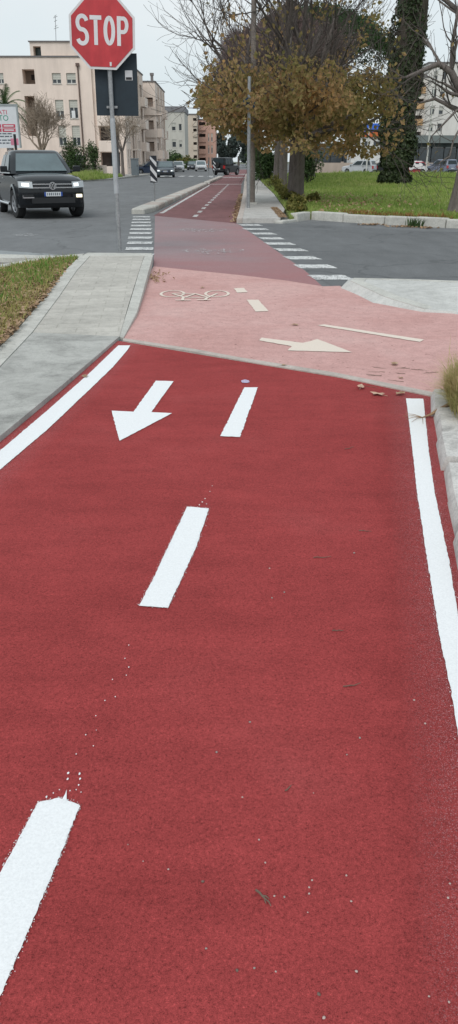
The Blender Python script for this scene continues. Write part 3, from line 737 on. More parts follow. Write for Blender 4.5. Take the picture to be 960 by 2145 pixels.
# ------------------------------------------------------------------ stop sign
ss = empty('stop_sign', (-1.845, 13.72, .112)); tag(ss, 'red octagonal STOP sign on a grey pole at the pavement end', 'road sign')
mb = MB(); mb.tube([(0,0,0),(0,0,3.55)], .036, 14); mb.build('pole', m_steel, ss, smooth=60)
mb = MB(); mb.tube([(0,0,.9),(0,0,2.0)], .041, 14); mb.build('pole_sleeve', M('pale_steel', (.42,.44,.46), .5, .3, .15, 6), ss, smooth=60)
sx, sz = -.075, 3.165; A = .495
rot = Matrix.Rotation(R(2.0), 4, 'Y')
def octa(rad): return [(rad*math.cos(R(22.5+45*k)), rad*math.sin(R(22.5+45*k))) for k in range(8)]
def plate(mb, poly, y0, y1, T):
    n = len(poly); vs = [T @ Vector((p[0], y0, p[1])) for p in poly] + [T @ Vector((p[0], y1, p[1])) for p in poly]
    mb.add(vs, [tuple(range(n)), tuple(range(n, 2*n))[::-1]] + [(i, n+i, n+(i+1) % n, (i+1) % n) for i in range(n)])
T = Matrix.Translation((sx, -.065, sz)) @ rot
mb = MB(); plate(mb, octa(A/math.cos(R(22.5))), 0, .018, T); b = mb.build('sign_plate', M('sign_white', (.62,.62,.63), .45, 0, .08, 8), ss, fixn=True)
def mat_signred():
    t = NT('sign_red')
    c = t.ramp(t.noise(5, 5, .7), [(.3, (.42,.034,.044)), (.7, (.52,.050,.058))])
    c = t.mix(.6, c, t.ramp(t.noise(3, 4, .6, sc=(3, 3, .6)), [(.35, .82), (.65, 1.12)]), 'MULTIPLY')
    return t.out(c, None, .42, 0, .4)
mb = MB(); plate(mb, octa((A-.034)/math.cos(R(22.5))), -.006, -.001, T); mb.build('red_face', mat_signred(), ss, fixn=True)
mb = MB(); stroke_letters(mb, 'STOP', -.385, .385, .176, .028, .056, T @ Matrix.Translation((0, -.0085, -.175)) @ FACE); mb.build('lettering', M('letter_white', (.66,.66,.68), .5, 0, .06), ss)
mb = MB(); plate(mb, [(-.33,-.48),(.33,-.48),(.33,.38),(-.33,.38)], 0, .02, Matrix.Translation((.085, .055, 2.52)) @ Matrix.Rotation(R(.6), 4, 'Y'))
bp = mb.build('back_panel', M('dark_panel', (.020,.032,.043), .55, .2, .25, 3), ss, fixn=True); bp['label'] = 'dark slate back of a second sign panel'
mb = MB(); mb.box((.285, .051, 2.60), (.115, .003, .135)); st = mb.build('sticker', M('sticker_white', (.55,.56,.58), .6), bp)
mb = MB(); mb.box((.285, .0485, 2.557), (.092, .002, .035)); mb.build('sticker_text', m_black, bp)
mb = MB()
mb.box((0, .045, 2.16), (.17, .02, .035)); mb.cyl((-.065, .03, 2.16), (-.065, .02, 2.16), .012, 8); mb.cyl((.065, .03, 2.16), (.065, .02, 2.16), .012, 8); mb.build('clamp', m_steel, ss)
mb = MB(); mb.cyl((.03, -.0725, 2.725), (.03, -.078, 2.725), .014, 8); mb.box((.03, -.074, 2.74), (.03, .003, .055)); mb.build('bolt_patch', M('sign_white', (.6,.6,.6)), ss)

# ------------------------------------------------------------------ delineator posts
def delineator(loc, rz, label, W_=.25, H_=.88, z0=.64):
    e = empty('delineator_post', loc, rz); tag(e, label, 'road sign', 'striped delineator panels on the separator')
    mb = MB(); mb.tube([(0,0,0),(0,0,z0+H_)], .03, 10); mb.build('pole', m_steel, e, smooth=60)
    mb = MB(); mb.box((0, -.045, z0+H_/2), (W_, .025, H_)); pn = mb.build('panel', M('panel_black', (.016,.02,.028), .5), e)
    mb = MB()
    for k in range(-1, 3):
        zt = z0+.12+k*.36
        P = [(-W_/2+.012, zt+.30), (W_/2-.012, zt+.02), (W_/2-.012, zt+.18), (-W_/2+.012, zt+.46)]
        P = [(x, min(max(z, z0+.012), z0+H_-.012)) for x, z in P]
        if max(p[1] for p in P)-min(p[1] for p in P) < .02: continue
        mb.add([(x, -.060, z) for x, z in P], [(0, 1, 2, 3)])
    mb.build('stripes', M('stripe_white', (.62,.63,.65), .5), pn)
    return e
delineator((-2.71, 30.3, .15), R(8), 'nearest black and white striped delineator, on the separator tip')
delineator((-2.02, 82.5, .0), R(78), 'distant delineator seen nearly edge on, dark panel')
delineator((-1.42, 81.6, .0), R(5), 'distant striped delineator facing the camera at the second separator end')

# ------------------------------------------------------------------ poles on the far pavement
e = empty('sign_post', (.62, 26.7, .12)); tag(e, 'slim grey steel sign post with round blue signs among the leaves', 'sign post')
mb = MB(); mb.tube([(0,0,0),(0,0,3.7)], .055, 12); mb.build('pole', m_steel, e, smooth=60)
for (z, ang) in ((3.0, .9), (3.0, -.75)):
    mb = MB(); T = Matrix.Translation((.12*ang, -.07, z)) @ Matrix.Rotation(ang, 4, 'Z')
    plate(mb, [(.15*math.cos(R(18*k)), .15*math.sin(R(18*k))) for k in range(20)], 0, .02, T); mb.build('sign_disc', M('sign_blue', (.012,.045,.10), .5), e, fixn=True)
e = empty('lamp_post', (.80, 29.2, .12)); tag(e, 'tall brownish lamp post rising through the leafy tree', 'lamp post')
mb = MB(); mb.tube([(0,0,0),(0,0,2),(0,0,10.5)], [.11,.10,.06], 14); mb.build('pole', M('rusty_post', (.215,.185,.165), .8, .1, .25, 2, 14), e, smooth=60)
mb = MB(); mb.box((0,0,.03), (.34,.34,.06)); mb.build('base', m_kerb, e)
mb = MB(); mb.tube([(0,0,10.4),(-.2,0,10.9),(-1.6,0,11.1)], .05, 8); mb.box((-1.8,0,11.1), (.6,.25,.12)); mb.build('lamp_head', m_steel, e)

# ------------------------------------------------------------------ buildings
class Facade:
    def __init__(s, org, u): 
        s.o = org; L = math.hypot(*u); s.u = (u[0]/L, u[1]/L); s.n = (-s.u[1], s.u[0])   # n points inward
    def p(s, u, d, z): return (s.o[0]+s.u[0]*u+s.n[0]*d, s.o[1]+s.u[1]*u+s.n[1]*d, z)
    def box(s, mb, u0, u1, d0, d1, z0, z1, mi=0):
        vs = [s.p(u, d, z) for z in (z0, z1) for (u, d) in ((u0, d0), (u1, d0), (u1, d1), (u0, d1))]
        mb.add(vs, [(0,3,2,1),(4,5,6,7),(0,1,5,4),(1,2,6,5),(2,3,7,6),(3,0,4,7)], mi)
    def wall(s, mb, L, z0, z1, ops):
        us = sorted(set([0, L]+[min(max(q, 0), L) for o in ops for q in o[:2]])); zs = sorted(set([z0, z1]+[min(max(q, z0), z1) for o in ops for q in o[2:4]]))
        for a, b in zip(us, us[1:]):
            for c, d in zip(zs, zs[1:]):
                mu, mz = (a+b)/2, (c+d)/2
                if any(o[0] < mu < o[1] and o[2] < mz < o[3] for o in ops): continue
                mb.add([s.p(a,0,c), s.p(b,0,c), s.p(b,0,d), s.p(a,0,d)], [(0,1,2,3)])
        for (a, b, c, d, dep) in ops:
            q = [(a,c),(b,c),(b,d),(a,d)]
            for (p1, p2) in zip(q, q[1:]+q[:1]):
                mb.add([s.p(p1[0],0,p1[1]), s.p(p1[0],dep,p1[1]), s.p(p2[0],dep,p2[1]), s.p(p2[0],0,p2[1])], [(0,1,2,3)])
    def window(s, par, a, b, c, d, dep, sh=.5, cross=True, frame=None, shut=None):
        mb = MB(); f = .06
        for (x0, x1, y0, y1) in ((a,a+f,c,d),(b-f,b,c,d),(a+f,b-f,c,c+f),(a+f,b-f,d-f,d)): s.box(mb, x0, x1, dep-.03, dep+.04, y0, y1)
        if cross: s.box(mb, (a+b)/2-.05, (a+b)/2+.05, dep-.028, dep+.04, c+f, d-f)
        w = mb.build('window', frame or M('window_frame', (.55,.56,.54), .5), par)
        mb = MB(); s.box(mb, a+f, b-f, dep+.0, dep+.025, c+f, d-f); mb.build('pane', m_wglass, w)
        mb = MB(); s.box(mb, a-.03, b+.03, -.06, dep-.035, c-.09, c-.005); mb.build('sill', M('sill_stone', (.50,.47,.43), .8), w)
        if sh > 0:
            mb = MB(); zt = d-.005; h = (d-c)*sh; k = 0
            nsl = max(2, int(h/.18))
            for i in range(nsl): s.box(mb, a+.01, b-.01, dep-.055, dep-.032, zt-h*(i+1)/nsl+.012, zt-h*i/nsl)
            mb.build('shutter', shut or M('roller_shutter', (.50,.50,.45), .7, 0, .08, 2), w)
        return w
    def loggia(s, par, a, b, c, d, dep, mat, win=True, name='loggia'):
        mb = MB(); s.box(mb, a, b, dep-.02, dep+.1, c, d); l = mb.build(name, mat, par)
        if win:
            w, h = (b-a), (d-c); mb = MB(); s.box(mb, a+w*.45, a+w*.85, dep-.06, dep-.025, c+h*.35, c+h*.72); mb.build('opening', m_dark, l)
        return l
    def balcony(s, par, a, b, z, out, mat, h=.95, laundry=None, rail=False):
        mb = MB(); s.box(mb, a, b, -out, 0, z-.16, z)
        if rail:
            for i in range(max(3, int((b-a)/.14))): u = a+.03+(b-a-.06)*i/max(2, int((b-a)/.14)-1); s.box(mb, u-.012, u+.012, -out+.02, -out+.045, z, z+h)
            s.box(mb, a, b, -out+.01, -out+.05, z+h, z+h+.04)
        else:
            s.box(mb, a, b, -out, -out+.1, z, z+h); s.box(mb, a, a+.1, -out+.1, 0, z, z+h); s.box(mb, b-.1, b, -out+.1, 0, z, z+h)
        return mb.build('balcony', mat, par)

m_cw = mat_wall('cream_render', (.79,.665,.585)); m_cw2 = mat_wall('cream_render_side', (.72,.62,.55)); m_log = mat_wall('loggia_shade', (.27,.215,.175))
m_par = mat_wall('parapet_render', (.78,.67,.595)); m_edge = M('roof_edge', (.16,.15,.15), .8)
bA = empty('apartment_building', (-22, 104, 0)); tag(bA, 'four storey cream apartment block with rooftop room behind the stop sign', 'building')
def kid(o, par):
    o.parent = par; o.matrix_parent_inverse = Matrix.Translation(-Vector(par.location)); return o
class Par:       # build helper: parts modelled in world metres under an empty standing elsewhere
    pass
def at0(e):
    loc = Vector(e.location)
    for ch in e.children:
        ch.location = Vector(ch.location)-loc
Y0 = 95.0
def rc(x0, y0, x1, y1, Y=Y0):
    a = W(x0, y0, Y); b = W(x1, y1, Y); return a[0], b[0], b[1], a[1]
ORG = -36.0
fa = Facade((ORG, Y0), (1, 0)); ztop = 11.55
wl = []
for (x0, y0, x1, y1, sh) in [(-6,153,9,175,.6),(108.5,153,129,175,.62),(138.5,153,160,175,.62),(115,209,135.5,248,.60),(144,209,165,248,.42),(121.5,263,141,305,.6),(150,263,170,305,.6),(124,318,144,356,.7),(153,318,173,356,.7),(-2,209,14,248,.6)]:
    a, b, c, d = rc(x0, y0, x1, y1); wl.append((a-ORG, b-ORG, c, d, sh))
a, b, c, d = rc(46, 145, 74.5, 176); lg1 = (a-ORG, b-ORG, c, d)
a, b, c, d = rc(51, 201, 80, 285); lg2 = (a-ORG, b-ORG, c, d)
LA = W(194, 200, Y0)[0]-ORG
mb = MB(); fa.wall(mb, LA, -.1, ztop, [(*w[:4], .22) for w in wl] + [(*lg1, 1.6), (*lg2, 1.8)])
# bay towards the street, side wall along the street, back and roof
XS = -11.45
bay = Facade((ORG+LA, Y0+.35), (1, 0)); LB = XS-(ORG+LA)
rows = [(8.65,9.95),(6.15,7.25),(3.55,4.95),(.95,2.35)]
bays = [(.42, LB-.75, r0, r1, 1.3) for r0, r1 in rows]
bay.wall(mb, LB, -.1, ztop, bays)
mb.add([fa.p(LA,0,-.1), fa.p(LA,.35,-.1), fa.p(LA,.35,ztop), fa.p(LA,0,ztop)], [(0,1,2,3)])
sd = Facade((XS, Y0+.35), (.012, 1)); LS = 19.2
sops = []
for r0, r1 in rows:
    for k, (u0, u1) in enumerate([(1.2,2.0),(2.9,3.7),(4.9,7.6),(9.6,10.5),(12.2,13.1),(14.6,17.8)]):
        sops.append((u0, u1, r0-.75 if k in (2, 5) else r0-.1, r1+.35, 1.1 if k in (2, 5) else .22))
sd.wall(mb, LS, -.1, ztop, sops)
mb.add([fa.p(0,0,ztop), fa.p(LA,0,ztop), bay.p(0,0,ztop), bay.p(LB,0,ztop), sd.p(LS,0,ztop), (ORG, Y0+20, ztop)], [(0,1,2,3,4,5)])
mb.add([sd.p(LS,0,-.1), (ORG, Y0+20, -.1), (ORG, Y0+20, ztop), sd.p(LS,0,ztop)], [(0,1,2,3)])
mb.build('wall', m_cw, bA)
for (a, b, c, d, sh) in wl: fa.window(bA, a, b, c, d, .18, sh)
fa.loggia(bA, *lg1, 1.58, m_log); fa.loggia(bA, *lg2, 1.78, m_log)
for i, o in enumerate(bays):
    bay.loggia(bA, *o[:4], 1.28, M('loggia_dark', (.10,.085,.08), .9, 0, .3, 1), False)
    bay.balcony(bA, .30, LB-.62, o[2]-.95, .22, m_par, .95)
    mb = MB(); bay.box(mb, (LB)*.42, LB*.62, 1.15, 1.25, o[2]+.0, o[3]-.15); mb.build('window', m_wglass, bA)
for i, o in enumerate(sops):
    if o[4] < .5: sd.window(bA, *o[:4], .18, (.55, 0, .35)[i % 3], False)
    else:
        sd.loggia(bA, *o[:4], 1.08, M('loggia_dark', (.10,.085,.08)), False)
        sd.balcony(bA, o[0]-.2, o[1]+.2, o[2]-.02, .7, m_par, .9, rail=(i % 2 == 0))
for u in (4.3, 8.6, 11.3, 13.9): 
    mb = MB(); sd.box(mb, u-.13, u+.13, -.16, -.003, 0, ztop-.5); mb.build('pilaster', m_par, bA)
mb = MB()
for (f, L) in ((fa, LA), (bay, LB), (sd, LS)): f.box(mb, 0, L, -.10, .25, ztop+.002, ztop+.14)
mb.build('roof_edge', m_edge, bA)
# rooftop room with corner terrace
a, b, c, d = rc(57, 85, 156, 119); zr = d
pen = Facade((a, Y0+1.0), (1, 0)); Lp_ = 9.5
op = rc(64.5, 94, 83, 119)
mb = MB(); pen.wall(mb, Lp_, ztop, zr, [(op[0]-a, op[1]-a, ztop+.05, op[3], 1.2)])
mb.add([pen.p(0,0,ztop), pen.p(0,6,ztop), pen.p(0,6,zr), pen.p(0,0,zr)], [(0,1,2,3)]); mb.add([pen.p(Lp_,0,ztop), pen.p(Lp_,6,ztop), pen.p(Lp_,6,zr), pen.p(Lp_,0,zr)], [(0,1,2,3)])
mb.add([pen.p(0,0,zr), pen.p(Lp_,0,zr), pen.p(Lp_,6,zr), pen.p(0,6,zr)], [(0,1,2,3)])
rm = mb.build('rooftop_room', m_cw2, bA)
mb = MB(); pen.box(mb, op[0]-a, op[1]-a, 1.15, 1.3, ztop+.05, op[3]); mb.build('glazing', M('teal_glass', (.06,.09,.09), .15), rm)
mb = MB(); pen.box(mb, -.12, Lp_+.12, -.15, 6.1, zr+.002, zr+.10); mb.build('roof', m_edge, rm)
# downpipe with hopper; laundry; aerial
mb = MB(); p0 = W(163, 137, Y0); mb.tube([(p0[0], Y0-.12, .2), (p0[0], Y0-.12, p0[1])], .075, 8); mb.box((p0[0], Y0-.16, p0[1]+.05), (.36,.3,.3)); mb.build('downpipe', M('brown_pipe', (.13,.085,.07), .6), bA)
a, b, c, d = rc(149, 232, 160, 247); mb = MB(); mb.box(((a+b)/2, Y0-.05, (c+d)/2), ((b-a)*.75, .04, (d-c)))
o = mb.build('laundry', M('white_cloth', (.72,.73,.74), .9)); tag(o, 'white cloth hung to dry in a window of the cream block', 'laundry')
mb = MB(); q = W(117, 82, Y0+3); q2 = W(116, 33, Y0+3); mb.tube([(q[0], Y0+3, zr), (q2[0], Y0+3, q2[1])], .03, 6)
for k, w in ((.98, .5), (.93, .8), (.80, .6), (.62, .5), (.55, .9)): z = zr+(q2[1]-zr)*k; mb.tube([(q2[0]-w*.3, Y0+3.1, z), (q2[0]+w*.3, Y0+2.9, z+.12)], .022, 5)
o = mb.build('tv_aerial', M('aerial_metal', (.20,.20,.21), .6)); tag(o, 'thin television aerial on the rooftop room', 'aerial')
at0(bA)

# second stepped block further along the street
bB = empty('apartment_building', (-14, 124, 0)); tag(bB, 'second cream block with open corner balconies and a roof chimney', 'building')
Y1 = 116.0; zt1 = 10.95
x0 = -16.; xm = W(325.5, 200, Y1)[0]
fb = Facade((x0, Y1), (1, 0)); Lb = xm-x0
mb = MB(); rws = [(7.25,9.15),(4.55,6.45),(1.9,3.85)]
xo = W(298.5, 200, Y1)[0]-x0
ops = [(xo, Lb-.35, a, b, 1.6) for a, b in rws] + [(xo, Lb-.35, -.05, 1.45, 1.6)]
fb.wall(mb, Lb, -.1, zt1, ops)
sb = Facade((xm, Y1), (-.004, 1)); Lsb = 17.5
so = []
for a, b in rws + [(-.05, 1.4)]:
    for k, (u0, u1) in enumerate([(.9,3.6),(5.2,6.2),(7.6,8.6),(10.2,13.2),(14.9,15.8)]): so.append((u0, u1, a+.02 if k in (0, 3) else a+.25, b-.1, 1.2 if k in (0, 3) else .22))
sb.wall(mb, Lsb, -.1, zt1, so)
mb.add([fb.p(0,0,zt1), fb.p(Lb,0,zt1), sb.p(Lsb,0,zt1), (x0, Y1+Lsb, zt1)], [(0,1,2,3)]); mb.add([sb.p(Lsb,0,-.1), (x0,Y1+Lsb,-.1), (x0,Y1+Lsb,zt1), sb.p(Lsb,0,zt1)], [(0,1,2,3)])
mb.build('wall', m_par, bB)
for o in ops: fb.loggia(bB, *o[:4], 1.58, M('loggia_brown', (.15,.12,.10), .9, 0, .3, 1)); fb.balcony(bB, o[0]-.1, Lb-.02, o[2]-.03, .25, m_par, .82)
for i, o in enumerate(so):
    if o[4] < .5: sb.window(bB, *o[:4], .18, (.45, 0)[i % 2], False)
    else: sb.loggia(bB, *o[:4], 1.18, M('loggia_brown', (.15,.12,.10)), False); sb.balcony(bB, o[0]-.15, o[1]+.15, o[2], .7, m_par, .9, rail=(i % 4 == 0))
for u in (4.4, 9.4, 14.0):
    mb = MB(); sb.box(mb, u-.15, u+.15, -.2, -.003, 0, zt1-.3); mb.build('pilaster', m_cw2, bB)
mb = MB(); fb.box(mb, 0, Lb, -.1, .2, zt1+.002, zt1+.14); sb.box(mb, 0, Lsb, -.1, .2, zt1+.002, zt1+.13); mb.build('roof_edge', m_edge, bB)
c = W(319, 175, Y1+3); mb = MB(); mb.box((c[0], Y1+3, zt1+.5), (.35,.35,1.0)); mb.box((c[0], Y1+3, zt1+1.15), (.5,.5,.3)); mb.build('chimney', m_edge, bB)
at0(bB)

def block(label, x0, x1, Y, dep, zt, wmat, wins, name='apartment_building', side=None, roof=None, slope=0, cat='building', wcol=None, udir=(1, 0)):
    e = empty(name, ((x0+x1)/2, Y+dep/2, 0)); tag(e, label, cat)
    f = Facade((x0, Y), udir); L = x1-x0; mb = MB()
    f.wall(mb, L, -.1, zt, [(*w[:4], w[4]) for w in wins])
    s = Facade(f.p(L, 0, 0)[:2], (f.n[0], f.n[1])); sw = side or []
    s.wall(mb, dep, -.1, zt, [(*w[:4], w[4]) for w in sw])
    l = Facade(f.p(0, 0, 0)[:2], (f.n[0], f.n[1])); l.wall(mb, dep, -.1, zt, [])
    mb.add([f.p(0,0,zt), f.p(L,0,zt), f.p(L,dep,zt), f.p(0,dep,zt)], [(0,1,2,3)]); mb.add([f.p(0,dep,-.1), f.p(L,dep,-.1), f.p(L,dep,zt), f.p(0,dep,zt)], [(0,1,2,3)])
    mb.build('wall', wmat, e)
    for (ff, ws) in ((f, wins), (s, sw)):
        for i, w in enumerate(ws):
            if w[4] > .6: ff.loggia(e, *w[:4], w[4]-.02, wcol or M('loggia_dark', (.10,.085,.08)), False); ff.balcony(e, w[0]-.1, w[1]+.1, w[2], .3, wmat if len(w) < 6 else w[5], .9)
            else: ff.window(e, *w[:4], w[4]-.04, (.5, 0, .3)[i % 3], False)
    mb = MB(); f.box(mb, -.15, L+.15, -.15, dep+.15, zt+.002, zt+(roof or .2)); mb.build('roof', m_edge if not roof else M('grey_roof', (.20,.20,.21), .8, 0, .15), e)
    at0(e); return e
a = W(343, 260, 172)[0]; b = W(387, 260, 172)[0]
block('grey plastered block with flat dark roof beyond the cream blocks', a, b, 172, 14, 10.3, mat_wall('grey_render', (.53,.515,.465)),
      [(1.6,2.4,7.0,8.4,.2),(3.0,3.6,7.0,8.2,.2),(1.6,2.4,4.0,5.4,.2),(3.0,3.6,4.0,5.2,.2),(1.6,2.4,1.0,2.4,.2),(3.0,3.6,1.0,2.2,.2)], roof=1.0)
a = W(385, 260, 200)[0]; b = W(413, 260, 200)[0]
block('narrow pale beige block beside the grey plastered block', a, b, 200, 14, 11.2, mat_wall('beige_render', (.58,.50,.41)), [(b-a-.9,b-a-.1,z,z+1.5,.9) for z in (1.2,4.0,6.8,9.0)])
a = W(412, 260, 206)[0]; b = W(452, 260, 206)[0]; Lo = b-a
block('salmon orange apartment block with recessed balconies at the far street', a, b, 206, 16, 10.4, mat_wall('salmon_render', (.57,.36,.29)),
      [(Lo*.12,Lo*.46,z,z+1.6,1.2) for z in (.6,3.2,5.8,8.3)] + [(Lo*.60,Lo*.66,z,z+1.7,.22) for z in (.6,3.2,5.8)] + [(Lo*.76,Lo*.84,z,z+1.7,.22) for z in (.6,3.2,5.8)])
# distant white house at the end of the street
a = W(474, 320, 330)[0]; b = W(488, 320, 330)[0]
block('small distant white house closing the view down the street', a, b, 330, 8, 5.6, mat_wall('white_render', (.62,.60,.57)), [(.6,1.4,2.9,4.2,.2),(1.9,2.4,2.9,4.2,.2)])

# right background: long dark glazed building with grey roof band, tall white block, kiosk with blue roof
xa = W(640, 310, 128)[0]; xb = W(1010, 310, 128)[0]
e = empty('commercial_building', ((xa+xb)/2, 134, 0)); tag(e, 'long low building with dark glazed front and grey roof band', 'building')
f = Facade((xa, 128), (1, 0)); L = xb-xa
mb = MB(); f.box(mb, 0, L, 0, 12, -.1, 3.9); mb.build('wall', M('dark_green_front', (.030,.042,.038), .5, 0, .35, .6), e)
mb = MB(); f.box(mb, L*.56, L, -.6, 12.5, 3.92, 4.95); mb.build('roof', M('grey_green_fascia', (.155,.180,.175), .6, 0, .12, .5), e)
for i in range(14):
    u = L*(i+.5)/14; mb = MB(); f.box(mb, u-1.0, u+1.0, -.06, -.003, .3, 3.2); w = mb.build('window', m_wglass, e)
    mb = MB(); f.box(mb, u-1.1, u+1.1, -.09, -.003, 3.22, 3.4); mb.build('frame', M('grey_mullion', (.12,.13,.13), .5), w)
at0(e)
a = W(893, 200, 160)[0]; b = a+34
fl = [(z, z+1.3) for z in (6.5,9.3,12.1,14.9)]
block('tall white apartment block rising behind the bare tree', a, b, 160, 14, 17.5, mat_wall('bright_white_render', (.68,.66,.62)),
      [(u, u+.8, z, z1, .22) for z, z1 in fl for u in (1.0, 2.6, 9.0, 11.5, 16)])
a2 = W(866, 200, 159)[0]
block('orange balconied stair wing joined to the tall white block', a2, a-.02, 159.2, 13, 15.2, mat_wall('white_wing', (.62,.58,.53)), [(.4, a-a2-.5, z, z+1.5, 1.2, M('orange_parapet', (.52,.33,.17), .8)) for z in (4.9,7.6,10.3,12.8)])
e = empty('filling_station', (W(772, 300, 118)[0], 119, 0)); tag(e, 'white kiosk with orange band and blue roof glimpsed between the trees', 'kiosk')
a, b, c, d = rc(738, 287, 800, 306, 118); mb = MB(); mb.box(((a+b)/2, 120, d/2), (b-a, 4, d)); mb.build('wall', M('kiosk_white', (.66,.66,.64), .6), e)
for k in range(3): mb = MB(); mb.box((a+(b-a)*(.2+.3*k), 117.95, d*.82), ((b-a)*.16, .06, .55)); mb.build('window', m_wglass, e)
a, b, c, d2 = rc(756, 276, 802, 287, 118); mb = MB(); mb.box(((a+b)/2, 119.9, (d+d2)/2+.01), (b-a, 4.3, d2-d-.02)); mb.build('orange_band', M('kiosk_orange', (.55,.14,.045), .5), e)
a, b, c, d3 = rc(762, 258, 799, 276, 118); mb = MB(); mb.add([(a,117.7,d2),(b,117.7,d2),(b,122,d2),(a,122,d2),(a+.7,118.6,d3),(b-.3,118.6,d3),(b-.3,121,d3),(a+.7,121,d3)], [(4,5,6,7),(0,1,5,4),(1,2,6,5),(2,3,7,6),(3,0,4,7)]); mb.build('roof', M('kiosk_blue', (.012,.085,.42), .4), e)
at0(e)
# boundary wall behind the parked cars
mb = MB(); xa = W(650, 350, 112)[0]; mb.box((xa+14, 112, .6), (28, .25, 1.35)); 
for k in range(10): mb.box((xa+1.4+k*2.8, 112, .66), (.32, .34, 1.5))
o = mb.build('boundary_wall', mat_wall('beige_wall', (.46,.38,.32))); tag(o, 'low beige boundary wall behind the parked cars', 'wall')
for (px, y0, y1, lab) in [(893.5, 348, 150, 'slender pale lamp post behind the lawn, beside the dark front'), (768.5, 345, 240, 'thin grey pole in front of the kiosk')]:
    x, z = W(px, y0, 104); x2, z2 = W(px+(3 if px > 800 else 0)*0, y1, 104); e = empty('lamp_post', (x, 104, 0)); tag(e, lab, 'lamp post')
    mb = MB(); mb.tube([(0,0,0),(0,0,z2*.5),(0,0,z2)], [.11,.09,.06], 8); mb.build('pole', M('pale_pole', (.50,.50,.48), .6), e)
    mb = MB(); mb.tube([(0,0,z2),(.4,0,z2+.25),(1.2,0,z2+.3)], .05, 6); mb.box((1.4,0,z2+.3), (.6,.25,.12)); mb.build('lamp_head', m_steel, e)

# left: fence panel, gate post, cabinet, billboard, low wall
mb = MB(); a, b, c, d = rc(139, 325, 181, 360, 86)
N = 26
for k in range(N): x = a+(b-a)*(k+.5)/N; mb.box((x, 86+.02*(k % 2), (d)/2), ((b-a)/N*.96, .03, d))
e = empty('metal_fence', ((a+b)/2, 86, 0)); tag(e, 'pale grey corrugated metal fence panel under the evergreen shrub', 'fence')
mb.build('panel', M('corrugated_grey', (.36,.37,.37), .6, .1, .1), e)
mb = MB(); mb.box((a-.25, 86, d/2+.15), (.4,.4,d+.3)); mb.box((a-.25, 86, d+.36), (.5,.5,.1)); mb.build('gate_pillar', m_par, e)
mb = MB(); mb.box(((b+1.0), 86, .55), (2.2,.2,1.1)); mb.build('low_wall', m_cw2, e); at0(e)
e = empty('utility_cabinet', (W(283, 350, 88)[0], 88, .13)); tag(e, 'grey blue street cabinet by the corner of the cream block', 'cabinet')
mb = MB(); mb.box((0,0,.75), (.75,.45,1.5)); bevel(mb.build('housing', M('cabinet_grey', (.17,.20,.22), .6), e), .03)
mb = MB(); mb.box((0,0,1.56), (.85,.55,.1)); mb.build('lid', M('cabinet_grey', (.1,.1,.1)), e); mb = MB(); mb.box((.25,-.24,.9), (.04,.03,.18)); mb.build('handle', m_black, e)
e = empty('utility_pole', (W(247.5, 355, 84)[0], 84, .1)); tag(e, 'short dark grey post behind the stop sign pole', 'post')
mb = MB(); mb.tube([(0,0,0),(0,0,1.9),(0,0,3.2)], [.22,.19,.16], 10); mb.build('pole', M('dark_post', (.13,.135,.145), .8), e); mb = MB(); mb.cyl((0,0,3.2),(0,0,3.3),.2,10); mb.build('cap', m_black, e)
# billboard
Yb = 62.; xr, ztb = W(34, 222, Yb); zb = W(34, 310, Yb)[1]; wb = 5.2
e = empty('billboard', (xr-wb/2, Yb, 0)); tag(e, 'white advertising billboard with red and green lettering beside the palm', 'billboard')
mb = MB(); mb.box((xr-wb/2, Yb, (ztb+zb)/2), (wb, .12, ztb-zb)); mb.build('board', M('poster_white', (.62,.64,.66), .5, 0, .05), e)
mb = MB(); mb.box((xr-wb/2, Yb, ztb+.06), (wb+.15, .2, .12)); mb.box((xr+.04, Yb, (ztb+zb)/2), (.1, .2, ztb-zb)); mb.build('frame', M('frame_grey', (.30,.33,.33), .5), e)
for k in (.15, .85): mb = MB(); mb.box((xr-wb*k, Yb+.1, zb/2), (.14,.14,zb)); mb.build('leg', m_steel, e)
hB = ztb-zb
def btext(t, size, fx, fz, mat, ws=1.): return text_mesh(t, size, 'lettering', mat, e, Matrix.Translation((xr-wb*fx, Yb-.066, zb+hB*fz)) @ FACE, ws)
m_tr = M('poster_red', (.50,.06,.10), .6); m_tg = M('poster_green', (.03,.26,.17), .6); m_tk = M('poster_ink', (.10,.12,.14), .6)
btext('RISULTATI', .42, .52, .80, m_tr, 1.05); btext('ENERGIA SUBITO', .50, .86, .655, m_tg, 1.)
for i in range(3):
    for j in range(2):
        mb = MB(); mb.box((xr-.18-.48-i*1.02, Yb-.068, zb+hB*(.53-.1*j)), (.94,.012,hB*.082)); q = mb.build('red_box', m_tr, e)
        mb = MB(); mb.box((xr-.18-.48-i*1.02, Yb-.078, zb+hB*(.53-.1*j)), (.70,.006,hB*.03)); mb.build('box_text', M('poster_white', (.6,.6,.6)), q)
for k, (z, w) in enumerate([(.345,.55),(.28,.7),(.19,.62),(.12,.8)]):
    mb = MB(); rr = random.Random(k); x = xr-.5
    while x > xr-.5-w*4.2: l = rr.uniform(.1,.35); mb.box((x-l/2, Yb-.066, zb+hB*z), (l,.01,hB*.028)); x -= l+.07
    mb.build('small_print', m_tk, e)
mb = MB(); mb.box((xr-.35, Yb-.066, zb+hB*.15), (.55,.012,hB*.16)); mb.build('pink_mark', M('poster_pink', (.55,.20,.28), .6), e)
at0(e)
e = empty('dark_bollard', (W(33.5, 310, 58)[0], 58, 0)); tag(e, 'dark thin post at the edge of the billboard', 'post'); z = W(33.5, 281, 58)[1]
mb = MB(); mb.tube([(0,0,0),(0,0,z)], .09, 8); mb.build('pole', m_black, e)

